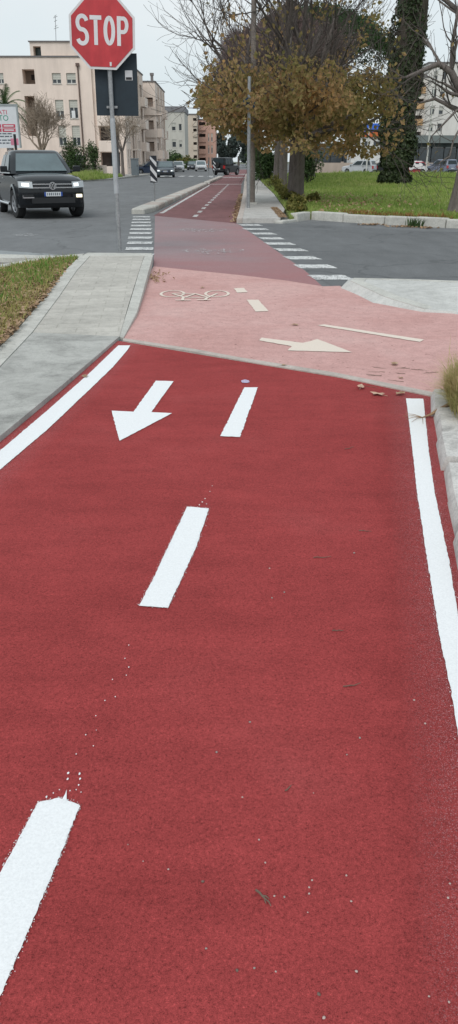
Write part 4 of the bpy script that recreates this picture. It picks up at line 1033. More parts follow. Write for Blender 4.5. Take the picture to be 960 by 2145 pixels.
# ------------------------------------------------------------------ cars
def wheel_mesh(r, w):
    T = Matrix.Rotation(R(90), 4, 'X'); t = MB()
    t.lathe([(r*.60,-w*.42),(r*.80,-w*.5),(r*.95,-w*.46),(r,-w*.3),(r,w*.3),(r*.95,w*.46),(r*.80,w*.5),(r*.60,w*.42)], T, 26)
    q = MB(); q.lathe([(r*.64,-w*.40),(r*.60,-w*.44),(r*.55,-w*.34),(r*.54,w*.34),(r*.60,w*.44),(r*.64,w*.40)], T, 24)
    for k in range(6):
        a = k*math.pi/3
        for s in (-1, 1):
            q.box((math.cos(a)*r*.32, s*w*.37, math.sin(a)*r*.32), (0,0,0), 0, 0, None) if 0 else None
            Mx = Matrix.Rotation(-a, 3, 'Y'); q.box(Mx @ Vector((r*.31, s*w*.36, 0)), (r*.52, w*.08, r*.17), 0, 0, Mx)
    q.lathe([(0,-w*.42),(r*.14,-w*.42),(r*.14,w*.42),(0,w*.42)], T, 12)
    d = MB(); d.lathe([(0,-w*.1),(r*.56,-w*.1),(r*.56,w*.1),(0,w*.1)], T, 20)
    return t, q, d
m_rim = M('alloy_rim', (.36,.37,.39), .35, .7, .08); m_rimd = M('brake_dark', (.03,.03,.03), .7)
def lampmat(name, col, e):
    t = NT(name); t.out(col, None, .15, 0, .8)
    t.b.inputs['Emission Color'].default_value = (*col, 1); t.b.inputs['Emission Strength'].default_value = e; return t.m
m_hl_on = lampmat('lit_headlight', (.85,.88,.90), .9); m_hl = lampmat('headlight', (.36,.39,.41), .12); m_tl = lampmat('tail_lamp', (.30,.015,.015), .1); m_fog = lampmat('lit_fog_lamp', (.95,.85,.62), 1.3)
def paint(name, col, rough=.28):
    if name in MC: return MC[name]
    t = NT(name); t.out(t.mix(.25, col, t.ramp(t.noise(2.5, 4, .6), [(.3, tuple(v*.7 for v in col)), (.7, tuple(min(1, v*1.2+.01) for v in col))])), None, rough, 0, .45)
    t.b.inputs['Coat Weight'].default_value = 0; t.b.inputs['Coat Roughness'].default_value = .08; MC[name] = t.m; return t.m
def car(name, label, cat, loc, head, pt, L=4.2, Wd=1.78, H=1.48, wb=2.55, r=.32, belt=.92, hood=.86, trunk=.98, cab=(-1.75,-1.35,.05,.95), gc=.2, lit=False, group=None, pickup=False, badge=False, boxy=False, steer=0., cabw=.80, spare=False):
    """cab = x of rear glass foot, rear roof edge, front roof edge, windscreen foot; x forward, y left"""
    e = empty(name, loc, head); tag(e, label, cat, group)
    xf, xr = wb/2+(L-wb)*.02+0, -wb/2+(L-wb)*.02
    ff, rr_ = L/2, -L/2; ra = r*1.17
    pr = [(rr_+.05, gc+.12), (rr_, gc+.28), (rr_+.02, trunk-.28), (rr_+.05, trunk-.05), (rr_+.14, trunk)]
    if pickup: pr += [(cab[0]-.04, trunk), (cab[0], belt+.01)]
    else: pr += [(cab[0], belt if boxy else max(trunk, belt)*.5+belt*.5)]
    pr += [(cab[3], belt), (cab[3]+.06, belt-.01), (ff-.55, hood+.02), (ff-.20, hood-.045), (ff-.06, hood-.13), (ff-.01, hood-.26), (ff, gc+.30), (ff-.05, gc+.08), (ff-.16, gc)]
    def archp(cx): return [(cx+ra*math.cos(R(a)), max(gc, r+ra*math.sin(R(a)))) for a in range(-10, 191, 20)]
    bot = [(xf+ra+.02, gc)] + archp(xf) + [(xf-ra-.02, gc), (xr+ra+.02, gc)] + archp(xr) + [(xr-ra-.02, gc)]
    pr = pr + bot
    S = [-1,-.985,-.93,-.75,-.35,0,.35,.75,.93,.985,1]; mb = MB(); n = len(pr); vs = []
    for s in S:
        a = abs(s); 
        for (x, z) in pr:
            plan = 1-.085*a**4
            xx = x*plan if abs(x) > L*.36 else x
            top = max(0, min(1, (z-gc-.3)/(belt-gc-.3))); zz = z-(.085*a**6 + .02*a*a)*top
            hw = Wd/2*(1-.045*top**3 - .03*max(0, 1-(z-gc)/.25)**2)
            if abs(x) > L*.40: hw *= 1-.06*(abs(x)/(L/2)-.8)/.2
            vs.append((xx, s*hw*(1 if a < .99 else .992), zz))
    m_ = len(S)
    fs = [(i*n+k, i*n+(k+1) % n, (i+1)*n+(k+1) % n, (i+1)*n+k) for i in range(m_-1) for k in range(n)]
    fs += [tuple(range(n))[::-1], tuple((m_-1)*n+k for k in range(n))]
    mb.add(vs, fs); body = mb.build('body', pt, e, smooth=32, fixn=True)
    for q in body.data.polygons:
        if len(q.vertices) > 8: q.use_smooth = False
    mb = MB(); mb.box((0,0,gc+.12), (L*.9, Wd*.72, .26)); mb.build('underbody', m_black, e)
    # cabin
    c0, c1, c2, c3 = cab; hw0, hw1 = Wd/2*.945, Wd/2*cabw; zb = belt-.035; zr = H
    lev = [(c0, c3, hw0, zb), (c0*.45+c1*.55, c3*.45+c2*.55, hw0*.45+hw1*.55+.012, zb+(zr-.06-zb)*.55), (c1, c2, hw1, zr-.06), (c1+.10, c2-.16, hw1-.07, zr-.012), (c1+.4, c2-.45, hw1-.3, zr)]
    mb = MB(); vs = []
    for (a, b, w, z) in lev: vs += [(a,-w*.93,z),(a+.06,-w,z),(b-.10,-w,z),(b,-w*.86,z),(b+.015,0,z),(b,w*.86,z),(b-.10,w,z),(a+.06,w,z),(a,w*.93,z),(a-.01,0,z)]
    k = 10
    fs = [(i*k+j, i*k+(j+1) % k, (i+1)*k+(j+1) % k, (i+1)*k+j) for i in range(len(lev)-1) for j in range(k)] + [tuple((len(lev)-1)*k+j for j in range(k))]
    mb.add(vs, fs); mb.build('cabin', pt, e, smooth=38, fixn=True)
    A, B = lev[0], lev[2]
    def side(xt, zt, s): # point on cabin side at fraction
        return None
    def lerp(p, q, t): return tuple(p[i]+(q[i]-p[i])*t for i in range(len(p)))
    def pane(nm, corners, off, mat=m_glass, mid=None):
        c = [Vector(p) for p in corners]; nn = (c[1]-c[0]).cross(c[3]-c[0]); nn.normalize()
        if nn.dot(Vector(off)) < 0: nn = -nn
        g = MB(); top = [p+nn*.022 for p in c]; g.add(c+top, [(4,5,6,7)]+[(i, (i+1) % 4, 4+(i+1) % 4, 4+i) for i in range(4)])
        return g.build(nm, mat, e, fixn=True)
    t0, t1 = .10, .90
    fa_ = lerp(A, B, t0); fb_ = lerp(A, B, t1)
    def bend(t): return .012*(1-abs(t-.55)/.55)
    pane('windscreen', [(fa_[1]+.012,-fa_[2]*.83,fa_[3]),(fa_[1]+.012,fa_[2]*.83,fa_[3]),(fb_[1]+.012,fb_[2]*.82,fb_[3]),(fb_[1]+.012,-fb_[2]*.82,fb_[3])], (1,0,.3), m_wind)
    ra_, rb_ = lerp(A, B, .22), lerp(A, B, .88)
    pane('rear_window', [(ra_[0]-.012,-ra_[2]*.82,ra_[3]),(ra_[0]-.012,ra_[2]*.82,ra_[3]),(rb_[0]-.012,rb_[2]*.8,rb_[3]),(rb_[0]-.012,-rb_[2]*.8,rb_[3])], (-1,0,.2))
    sa, sb_ = lerp(A, B, .14), lerp(A, B, .86)
    cuts = [(.08,.46),(.52,.90)] if (L < 4.6 or pickup) and not spare else [(.06,.30),(.34,.60),(.65,.92)]
    for s in (-1, 1):
        for (q0, q1) in cuts:
            P = []
            for (lv, q) in ((sa, q0), (sa, q1), (sb_, q1), (sb_, q0)): P.append((lv[0]+(lv[1]-lv[0])*q, s*(lv[2]+.012), lv[3]))
            pane('side_window', P, (0, s, .1))
    t, q, d = wheel_mesh(r, .24)
    tm = t.build('tyre', m_rub, smooth=40); qm = q.build('rim', m_rim, smooth=30); dm = d.build('brake_disc', m_rimd)
    first = True
    for (x, st) in ((xf, steer), (xr, 0)):
        for s in (-1, 1):
            w_ = tm if first else tm.copy(); q_ = qm if first else qm.copy(); d_ = dm if first else dm.copy()
            if not first:
                for o in (w_, q_, d_): COL.objects.link(o)
            first = False; w_.name = 'wheel'
            w_.parent = e; q_.parent = w_; d_.parent = w_; w_.location = (x, s*(Wd/2-.13), r); w_.rotation_euler.z = st
    # lamps, plates, mirrors, bumper trims
    for s in (-1, 1):
        g = MB(); y0, y1 = s*Wd*.285, s*Wd*.466; pass
        vs = [(ff+.022,y0,hood-.33),(ff-.13,y1,hood-.31),(ff-.17,y1,hood-.15),(ff-.03,y0,hood-.165)]
        c = [Vector(v) for v in vs]; g.add(c+[p+Vector((-.12,0,0)) for p in c], [(0,1,2,3),(0,4,5,1),(1,5,6,2),(2,6,7,3),(3,7,4,0)]); hl_ = g.build('headlight', m_hl, e, fixn=True)
        if lit:
            g = MB(); d_ = Vector((.006,0,0)); w0, w1 = (.12,.55) if s > 0 else (.25,.80)
            q_ = [c[0].lerp(c[1], w0).lerp(c[3].lerp(c[2], w0), .25), c[0].lerp(c[1], w1).lerp(c[3].lerp(c[2], w1), .25), c[0].lerp(c[1], w1).lerp(c[3].lerp(c[2], w1), .78), c[0].lerp(c[1], w0).lerp(c[3].lerp(c[2], w0), .78)]
            g.add([p+d_ for p in q_], [(0,1,2,3)]); g.build('bulb', m_hl_on, hl_)
        g = MB(); xt = rr_-.005; zt = trunk-.33 if not boxy else trunk-.25
        vs = [(xt-.01,s*Wd*.36,zt-.18),(xt+.10,s*Wd*.466,zt-.18),(xt+.13,s*Wd*.462,zt+.15),(xt+.02,s*Wd*.36,zt+.15)]
        c = [Vector(v) for v in vs]; g.add(c+[p+Vector((.08,0,0)) for p in c], [(0,1,2,3),(0,4,5,1),(1,5,6,2),(2,6,7,3),(3,7,4,0)]); g.build('taillight', m_tl, e, fixn=True)
        g = MB(); g.box((c3-.18, s*(Wd/2+.09), belt+.09), (.14,.20,.16)); g.box((c3-.18, s*(Wd/2-.03), belt+.03), (.07,.14,.05)); bevel(g.build('mirror', pt, e), .03)
        g = MB(); g.box((c1*.5+c2*.5, s*(Wd/2*.965), belt-.16), (.18,.03,.03)); g.build('door_handle', m_chrome if pickup else m_black, e)
    g = MB(); g.box((ff-.045,0,hood-.27), (.06,Wd*.44,.13)); gr = g.build('grille', m_black, e)
    g = MB(); g.box((ff-.03,0,gc+.20), (.06,Wd*.62,.15)); g.build('air_intake', m_black, e)
    g = MB(); g.box((ff+.012,0,gc+.36), (.014,.50,.11)); p_ = g.build('number_plate', m_plate, e)
    g = MB()
    for s in (-1, 1): g.box((ff+.0195,s*.228,gc+.36), (.004,.045,.11))
    g.build('blue_band', M('plate_blue', (.02,.07,.30), .5), p_)
    g = MB()
    for k_ in range(7):
        if k_ != 2 and k_ != 5 or 1: g.box((ff+.0195,-.165+k_*.055,gc+.36), (.003,.030 if k_ % 3 else .022,.065))
    g.build('plate_characters', m_tk, p_)
    g = MB(); g.box((rr_-.012,0,trunk-.45), (.014,.50,.11)); g.build('number_plate', m_plate, e)
    g = MB(); g.box((rr_-.005,0,gc+.22), (.05,Wd*.8,.12)); g.build('rear_bumper', m_black, e)
    if badge:
        for z in (-.225, -.315): 
            g = MB(); 
            for s in (-1, 1): g.box((ff-.012,s*Wd*.16,hood+z), (.016,Wd*.245,.028))
            g.build('grille_bar', m_chrome, gr)
        Mx = Matrix(((0,0,1,ff+.004),(1,0,0,0),(0,1,0,hood-.27),(0,0,0,1)))
        g = MB(); g.cyl((ff-.02,0,hood-.27),(ff+.002,0,hood-.27),.085,22); bd = g.build('badge_disc', m_black, e)
        g = MB(); g.ribbon(arc(0,0,.088,.088,0,345,24), .022, Mx, True)
        g.ribbon([(-.034,.072),(0,.008),(.034,.072)], .019, Mx @ Matrix.Translation((0,0,.002))); g.ribbon([(-.066,.04),(-.032,-.062),(0,.0),(.032,-.062),(.066,.04)], .019, Mx @ Matrix.Translation((0,0,.004)))
        g.build('emblem', m_chrome, bd)
        for s in (-1, 1):
            g = MB(); g.box((ff-.03,s*Wd*.36,gc+.30), (.05,.30,.11)); fr = g.build('fog_lamp', m_black, e)
            g = MB()
            if s > 0: g.box((ff-.005,s*Wd*.375,gc+.31), (.03,.17,.085)); bevel(g.build('fog_lens', m_fog, fr), .012)
            else: g.box((ff-.002,s*Wd*.355,gc+.275), (.03,.30,.024)); g.box((ff-.02,s*Wd*.43,gc+.31), (.03,.03,.07)); g.build('chrome_trim', m_chrome, fr)
            g = MB(); g.tube([(xf-ra-.1,s*(Wd/2+.02),gc+.06),(xr+ra+.1,s*(Wd/2+.02),gc+.06)], .042, 8); g.build('side_step', m_chrome, e)
            for (cx) in (xf, xr):
                g = MB(); P0 = arc(cx, r, ra+.005, ra+.005, -8, 188, 14); P1 = arc(cx, r, ra+.075, ra+.075, -8, 188, 14); y = s*(Wd/2+.004)
                vs = [(p[0], y-s*.03, p[1]) for p in P0]+[(p[0], y, p[1]) for p in P0]+[(p[0], y-s*.012, p[1]) for p in P1]+[(p[0], y-s*.05, p[1]) for p in P1]; k_ = len(P0)
                g.add(vs, [(j*k_+i, j*k_+i+1, (j+1)*k_+i+1, (j+1)*k_+i) for j in range(3) for i in range(k_-1)]); g.build('wheel_arch', pt, e, smooth=40, fixn=True)
    if pickup:
        g = MB(); g.box((cab[0]-.75,0,trunk-.02), (1.45,Wd*.84,.03)); g.build('bed_cover', m_black, e)
    if spare:
        g = MB(); g.lathe([(0,-.1),(.30,-.1),(.34,-.05),(.34,.08),(.30,.1),(0,.1)], Matrix.Translation((rr_-.14,.12,trunk-.05)) @ Matrix.Rotation(R(90),4,'Y'), 18); g.build('spare_wheel', m_rub, e, smooth=40)
    return e
p_dk = paint('anthracite_paint', (.006,.008,.011), .13); p_navy = paint('navy_paint', (.012,.026,.062)); p_grey = paint('graphite_paint', (.055,.070,.085)); p_white = paint('white_car_paint', (.60,.61,.62)); p_silver = paint('silver_blue_paint', (.20,.23,.30)); p_blk = paint('black_car_paint', (.010,.011,.013)); p_wsilver = paint('light_silver_paint', (.46,.48,.50))
fr = Vector(G(40,456)); fl_ = Vector(G(156,454))
hd = R(-90+23)
xfw = 3.1/2+.043; c = (fr+fl_)/2 - Vector((math.cos(hd), math.sin(hd)))*xfw*1.0
car('pickup_truck', 'dark anthracite pickup truck with chrome grille and lit headlights turning toward us', 'pickup truck', (c.x+.05, c.y, 0), hd, p_dk, L=5.20, Wd=1.93, H=1.80, wb=3.10, r=.385, belt=1.20, hood=1.14, trunk=1.16, cab=(-.92,-.80,.42,1.22), gc=.30, lit=True, pickup=True, badge=True, steer=R(9), cabw=.72)
g = Vector(G(345,372)); car('parked_car', 'graphite hatchback with lit headlights driving toward the camera', 'car', (g.x, g.y+2.0, 0), R(-87), p_grey, lit=True)
car('parked_car', 'navy car parked crosswise beside the corner of the cream block', 'car', (-9.6,101,.0), R(-155), p_navy)
car('parked_car', 'white hatchback parked beyond the graphite car on the kerbside', 'car', (W(374,350,128)[0],128,0), R(-88), p_white)
car('parked_car', 'white car approaching in the middle of the far street', 'car', (W(421,350,134)[0],134,0), R(-86), p_white, H=1.55)
car('parked_car', 'black car parked just beside the white approaching car', 'car', (W(403,350,150)[0],150,0), R(-88), p_blk)
car('off_road_car', 'black boxy off-road car seen from behind crossing the far lane', 'car', (W(474,360,98)[0],98.5,0), R(62), p_blk, L=3.9, Wd=1.78, H=1.86, wb=2.4, r=.37, belt=1.12, hood=1.10, trunk=1.12, cab=(-1.85,-1.78,.15,.5), gc=.28, boxy=True, spare=True, cabw=.88)
YB = 106
car('parked_car', 'light silver estate car parked between the leafy tree and ivy trunk', 'car', (W(753,350,YB)[0],YB,0), R(150), p_wsilver, L=4.3, Wd=1.8, H=1.62, belt=1.0, hood=.92, trunk=1.05, cab=(-2.0,-1.7,.1,1.0), boxy=True)
car('parked_car', 'black car half hidden behind the ivy covered trunk', 'car', (W(800,352,YB)[0],YB+1,0), R(170), p_blk)
car('parked_car', 'blue grey minivan parked at the far end of the beige wall', 'car', (W(925,350,YB+2)[0],YB+2,0), R(115), p_silver, L=4.4, Wd=1.82, H=1.68, belt=1.02, hood=.95, trunk=1.08, cab=(-2.1,-1.95,.2,1.15), boxy=True)
e = car('parked_car', 'red car under a crumpled white cover beside the ivy trunk', 'car', (W(863,350,YB)[0],YB,0), R(200), paint('red_car_paint', (.40,.02,.04)), L=3.6, Wd=1.65, H=1.42, wb=2.3)
mb = MB(); rr = random.Random(3); nU, nV = 14, 9
vs = []
for i in range(nU+1):
    for j in range(nV+1):
        u = -1.15+2.6*i/nU-.6; v = -1+2*j/nV
        z = 1.5-.10*abs(v)**2 if abs(v) < .72 else 1.44-(abs(v)-.72)*3.0
        z -= max(0, abs(u+.4)-.75)*.75
        vs.append((u+rr.uniform(-.03,.03), v*.92, max(.45, z+rr.uniform(-.03,.03))))
mb.add(vs, [(i*(nV+1)+j, (i+1)*(nV+1)+j, (i+1)*(nV+1)+j+1, i*(nV+1)+j+1) for i in range(nU) for j in range(nV)])
o = mb.build('car_cover', M('cover_cloth', (.60,.58,.57), .85, 0, .12, 3), loc=e.location, rz=e.rotation_euler.z, smooth=180); tag(o, 'crumpled whitish cover draped over the red car', 'car cover')
# ------------------------------------------------------------------ trees and plants
class Tree:
    def __init__(s, seed): s.r = random.Random(seed); s.wood = MB(); s.twig = MB(); s.nodes = []
    def branch(s, p, d, L, r0, depth, maxd, up=.12, wob=.22, kids=(3, 4), spread=(.45, .95), shrink=(.62, .82), side=0.0, minr=.006):
        r = s.r; n = 4 if L > .5 else 3; P = [Vector(p)]; d = Vector(d).normalized(); rad = [r0]
        r1 = max(minr, r0*.55)
        for i in range(n):
            d = (d + Vector((r.gauss(0, wob), r.gauss(0, wob), r.gauss(0, wob)+up))*.5).normalized()
            P.append(P[-1]+d*L/n); rad.append(r0+(r1-r0)*(i+1)/n)
            s.nodes.append((P[-1].copy(), d.copy(), depth))
        tgt = s.wood if r0 > .03 else s.twig
        tgt.tube(P, rad, 8 if r0 > .15 else 6 if r0 > .05 else 4 if r0 > .02 else 3, False)
        if depth >= maxd: return
        k = r.randint(*kids); a0 = r.uniform(0, 6.28)
        for i in range(k):
            if i == 0: q = P[-1]; an = r.uniform(.1, .35)
            else: q = P[r.randint(max(1, n//2), n)] if depth else P[r.randint(n-1, n)]; an = r.uniform(*spread)
            o = d.orthogonal().normalized(); o = Matrix.Rotation(a0+6.28*i/k+r.uniform(-.5, .5), 3, d) @ o
            dd = d*math.cos(an)+o*math.sin(an)
            s.branch(q, dd, L*r.uniform(*shrink), r1*(.95 if i == 0 else r.uniform(.6, .85)), depth+1, maxd, up, wob, kids, spread, shrink, side, minr)
def trunk_mesh(mb, pts, rad, n=14, seed=1, rough=.06):
    r = random.Random(seed); P = [Vector(p) for p in pts]; vs = []; ph = [r.uniform(0, 6.28) for _ in range(4)]
    for i, p in enumerate(P):
        for k in range(n):
            t = 6.283*k/n; rr = rad[i]*(1+rough*math.sin(3*t+ph[0]+i*.3)+rough*.7*math.sin(5*t+ph[1]-i*.4)+r.uniform(-.02, .02))
            vs.append(p+Vector((rr*math.cos(t), rr*math.sin(t), 0)))
    mb.add(vs, [(i*n+k, i*n+(k+1) % n, (i+1)*n+(k+1) % n, (i+1)*n+k) for i in range(len(P)-1) for k in range(n)]+[tuple((len(P)-1)*n+k for k in range(n))])
m_bark = mat_bark('grey_brown_bark', (.10,.085,.078), (.22,.19,.175)); m_twig = M('dark_twig', (.075,.062,.056), .9, 0, .25, 2); m_ptwig = M('purple_twig', (.175,.125,.12), .95, 0, .25, 1.2)
m_btwig = M('pale_twig', (.27,.215,.165), .9, 0, .25, 1)
m_aut = leafmat('autumn_leaves', [(.24, (.11,.095,.04)), (.38, (.23,.205,.075)), (.50, (.33,.25,.105)), (.62, (.43,.27,.145)), (.76, (.62,.37,.13))], .5, .65, .55, 8)
m_ivy = leafmat('ivy_leaves', [(.25, (.02,.030,.014)), (.5, (.036,.055,.022)), (.75, (.085,.105,.048))], 1.2, .5, .15, 8)
m_shr = leafmat('shrub_leaves', [(.25, (.03,.055,.02)), (.5, (.06,.105,.036)), (.75, (.12,.17,.06))], .9, .55, .2, 6)
m_ylw = leafmat('yellowing_leaves', [(.25, (.06,.075,.018)), (.5, (.16,.155,.04)), (.7, (.28,.22,.07)), (.85, (.34,.17,.06))], 1.5, .65, .3, 9)
m_pine = leafmat('pine_needles', [(.25, (.022,.05,.020)), (.5, (.05,.10,.036)), (.78, (.11,.17,.065))], .6, .6, .15, 5)
m_far = leafmat('distant_leaves', [(.25, (.045,.062,.058)), (.55, (.080,.105,.092)), (.8, (.13,.155,.125))], .5, .8, .2, 3)  # distance haze painted in: leaf colours paled for the far trees

def leafy_tree(name, label, base, seed, rt, h0, maxd, nl, limbs, leaf_n, leaf_s, keep, group=None, lean=(0, 0), limbL=2.2, twigmat=m_twig, extra=()):
    e = empty(name, base); tag(e, label, 'tree', group); T = Tree(seed); r = T.r
    tm = MB(); pts = [(0,0,-.1),(0,0,.15),(lean[0]*.25,lean[1]*.25,h0*.35),(lean[0]*.6,lean[1]*.6,h0*.7),(lean[0],lean[1],h0)]
    trunk_mesh(tm, pts, [rt*1.28,rt*1.1,rt,rt*.96,rt*1.02], 16, seed)
    top = Vector((lean[0], lean[1], h0-.1))
    for i, (az, el, LL, rr) in enumerate(limbs):
        d = Vector((math.cos(R(az))*math.cos(R(el)), math.sin(R(az))*math.cos(R(el)), math.sin(R(el))))
        T.branch(top-Vector((0,0,r.uniform(0,.25))), d, LL, rt*rr, 0, maxd)
    tr = tm.build('trunk', m_bark, e, smooth=60)
    T.wood.build('limbs', m_bark, e, smooth=60); T.twig.build('twigs', twigmat, e)
    lm = MB(); cand = [nd for nd in T.nodes if nd[2] >= 1 and keep(nd[0], r)]
    if cand:
        for i in range(leaf_n):
            p, d, dp = r.choice(cand); q = p+Vector((r.gauss(0,.17), r.gauss(0,.17), r.gauss(-.12,.17)))
            if q.z < (1.6 if q.x < .6 else 1.4)+max(0, -q.x-1.2)*.48 or (2.0 < q.x < 3.2 and 1.85 < q.z < 2.75 and r.random() < .85): continue
            leaf(lm, r, q, leaf_s*r.uniform(.6,1.25), Vector((r.gauss(0,1), r.gauss(0,1)-.3, r.gauss(0,.55))), 0, .62)
        for cx, cy, cz, ax, ay, az, num in extra:
            k = 0
            while k < num:
                v = Vector((r.uniform(-1,1), r.uniform(-1,1), r.uniform(-1,1)))
                aa = math.atan2(v.y, v.x)
                if v.length > .80+.22*math.sin(aa*5+v.z*3+cx)+.14*math.sin(aa*11+v.z*7): continue
                q = Vector((cx+v.x*ax, cy+v.y*ay, cz+v.z*az)); k += 1
                if math.sin(q.x*2.7+2)*math.sin(q.y*2.3+1)*math.sin(q.z*2.4)+.45*math.sin(q.x*6.1)*math.sin(q.y*5.3+2)*math.sin(q.z*6.7) < .03: continue
                if q.z < (1.6 if q.x < .6 else 1.4)+max(0, -q.x-1.2)*.48 or (2.0 < q.x < 3.2 and 1.85 < q.z < 2.75 and r.random() < .85): continue
                leaf(lm, r, q, leaf_s*r.uniform(.6,1.25), Vector((r.gauss(0,1), r.gauss(0,1)-.3, r.gauss(0,.55))), 0, .62)
        lm.build('crown', m_aut, e)
    return e
def keepA(p, r):
    # leaves cling to the lower boughs; the top is nearly bare
    lo = 1.9 if p.x < 1.0 else 1.45
    if p.z < lo or p.x < -3.3 or p.x > 3.15: return False
    c = math.sin(p.x*2.3+1)*math.sin(p.y*2.1)*math.sin(p.z*2.9+.5)
    if c < -.12 and r.random() < .8: return False
    if p.z < 3.45: return True
    if p.z < 4.1: return r.random() < .45
    return r.random() < .018
LB1 = [(195,14,1.7,.42),(238,10,2.3,.45),(262,14,2.1,.42),(292,10,1.7,.42),(335,8,2.1,.42),(8,8,2.1,.42),(80,14,1.6,.4),(150,16,1.65,.4),
       (180,36,2.5,.5),(205,50,2.6,.46),(255,52,2.3,.46),(320,44,2.2,.46),(40,45,2.3,.46),(110,50,2.2,.46),(165,66,2.8,.55),(235,76,2.8,.55),(330,70,2.9,.55),(90,78,2.8,.55)]
leafy_tree('autumn_tree', 'big autumn tree with browning leaves below bare upper branches, nearest the walkway kerb', (2.46,31.0,.12), 12, .285, 2.35, 4, 0, LB1, 9500, .18, keepA, lean=(.05,0), extra=[(.2,-.3,2.85,3.3,3.2,.95,5600),(-.9,-2.6,2.75,1.5,1.6,.8,1700),(1.9,-1.2,2.2,1.5,1.8,.9,1700)])
def keepB(p, r): return 1.9 < p.z < 4.6 or r.random() < .08
LB2 = [(180,12,2.0,.42),(240,10,1.9,.42),(300,12,2.0,.42),(0,14,2.0,.42),(90,14,1.9,.4),(200,50,2.2,.5),(300,55,2.2,.5),(60,55,2.2,.5),(130,60,2.3,.5)]
leafy_tree('autumn_tree', 'second browning tree directly behind the big autumn tree', (2.93,45.5,.12), 23, .215, 2.7, 3, 0, LB2, 5000, .24, keepB)
leafy_tree('autumn_tree', 'third darker thin trunk in the row behind the two browning trees', (2.98,53.0,.12), 29, .15, 2.9, 3, 0, LB2[:7], 2500, .26, keepB)

# bare tree on the right, its long limbs reaching into the picture
e = empty('bare_tree', (6.72,24.0,.12)); tag(e, 'bare leafless tree at the lawn kerb with long reaching limbs', 'tree'); T = Tree(41)
tm = MB(); trunk_mesh(tm, [(0,0,-.1),(.0,0,.12),(.03,0,.8),(.10,0,1.7),(.16,0,2.6),(.16,0,3.2)], [.44,.36,.29,.265,.25,.22], 14, 6)
tm.build('trunk', m_bark, e, smooth=60)
def limb(T, pts, r0, r1, depth=1, maxd=4, L=1.3, every=1, n=3):
    P = [Vector(p) for p in pts]; k = len(P); T.wood.tube(P, [r0+(r1-r0)*i/(k-1) for i in range(k)], 8, False)
    for i in range(1, k):
        if i % every: continue
        d = (P[i]-P[i-1]).normalized()
        for q in range(n if i == k-1 else 2):
            o = d.orthogonal().normalized(); o = Matrix.Rotation(T.r.uniform(0, 6.28), 3, d) @ o; an = T.r.uniform(.4, 1.0)
            dd = d*math.cos(an)+o*math.sin(an)+Vector((0,0,.15)); T.branch(P[i], dd, L*T.r.uniform(.7,1.1), max(.012, (r0+(r1-r0)*i/(k-1))*.5), depth, maxd, .1, .25, (2, 3))
limb(T, [(.14,0,2.5),(-.35,-.1,3.0),(-.75,-.2,3.55),(-1.1,-.2,3.75),(-1.5,-.1,3.6),(-1.9,.1,3.45)], .13, .035, 2, 4, .9)
limb(T, [(.14,0,2.4),(-.2,.1,2.6),(-.55,.2,2.75),(-1.0,.3,2.95),(-1.4,.3,2.85)], .09, .025, 2, 4, .8)
limb(T, [(-.75,-.2,3.55),(-.80,-.2,4.2),(-.74,-.2,4.9),(-.68,-.1,5.8)], .06, .03, 2, 4, 1.0)
limb(T, [(.16,0,3.1),(.3,0,4.0),(-.3,.1,4.75),(-1.0,.2,5.25),(-1.7,.2,5.6)], .12, .04, 2, 4, 1.1)
limb(T, [(.16,0,3.1),(.5,0,4.4),(.1,0,5.6),(-.5,-.1,6.5),(-.9,-.2,7.4)], .14, .05, 1, 4, 1.5)
limb(T, [(.16,0,3.1),(1.0,0,4.4),(1.8,.2,5.6)], .13, .06, 1, 4, 1.5)
limb(T, [(.05,0,2.0),(-.35,-.3,2.25),(-.55,-.4,1.9),(-.62,-.5,1.5),(-.9,-.6,1.35)], .04, .015, 3, 4, .6)
limb(T, [(.05,0,2.3),(-.3,-.4,2.75),(-.6,-.5,2.6),(-.95,-.6,2.25),(-1.2,-.6,2.0)], .05, .015, 3, 4, .6)
T.wood.build('limbs', m_bark, e, smooth=60); T.twig.build('twigs', m_twig, e)
mb = MB()
for p, d, dp in T.nodes:
    if T.r.random() < .03: leaf(mb, T.r, p+Vector((0,0,-.06)), .14)
mb.build('last_leaves', m_aut, e)

# tall trunk wrapped in ivy
e = empty('ivy_clad_tree', (10.72,54.6,.12)); tag(e, 'massive upright trunk wrapped in dark ivy standing on the lawn', 'tree')
tm = MB(); trunk_mesh(tm, [(0,0,-.1),(0,0,1),(.05,0,3),(.1,0,5.5),(.25,0,8),(.3,0,11),(.25,0,14.5)], [.66,.64,.78,.86,.86,.82,.76], 16, 3, .10); tm.build('trunk', mat_bark('dark_furrowed_bark', (.028,.024,.020), (.085,.070,.058), 4), e, smooth=60)
r = random.Random(8); mb = MB()
for i in range(15000):
    z = 13.5*r.random()**1.25; a = r.uniform(0, 6.283); lump = .12*math.sin(a*3+z*1.3)+.10*math.sin(a*2-z*2.1+1)
    base_r = (.98 if z > 1.0 else .80+.12*math.sin(z*5))+lump-max(0, z-7.2)*.05+r.gauss(0, .08); off = max(0, z-5)*.045
    if z > 6 and r.random() < (z-6)/12: continue
    n_ = Vector((math.cos(a), math.sin(a), .25)); leaf(mb, r, (off+base_r*math.cos(a), base_r*math.sin(a), z+.02), r.uniform(.12,.26), n_+Vector((r.gauss(0,.5), r.gauss(0,.5), r.gauss(0,.5))), 0, .8)
mb.build('ivy', m_ivy, e)
T = Tree(3)
T.branch((.1,-.1,8.6), (-.8,-.3,.5), .9, .12, 2, 3); T.wood.build('stub_branch', m_bark, e); 

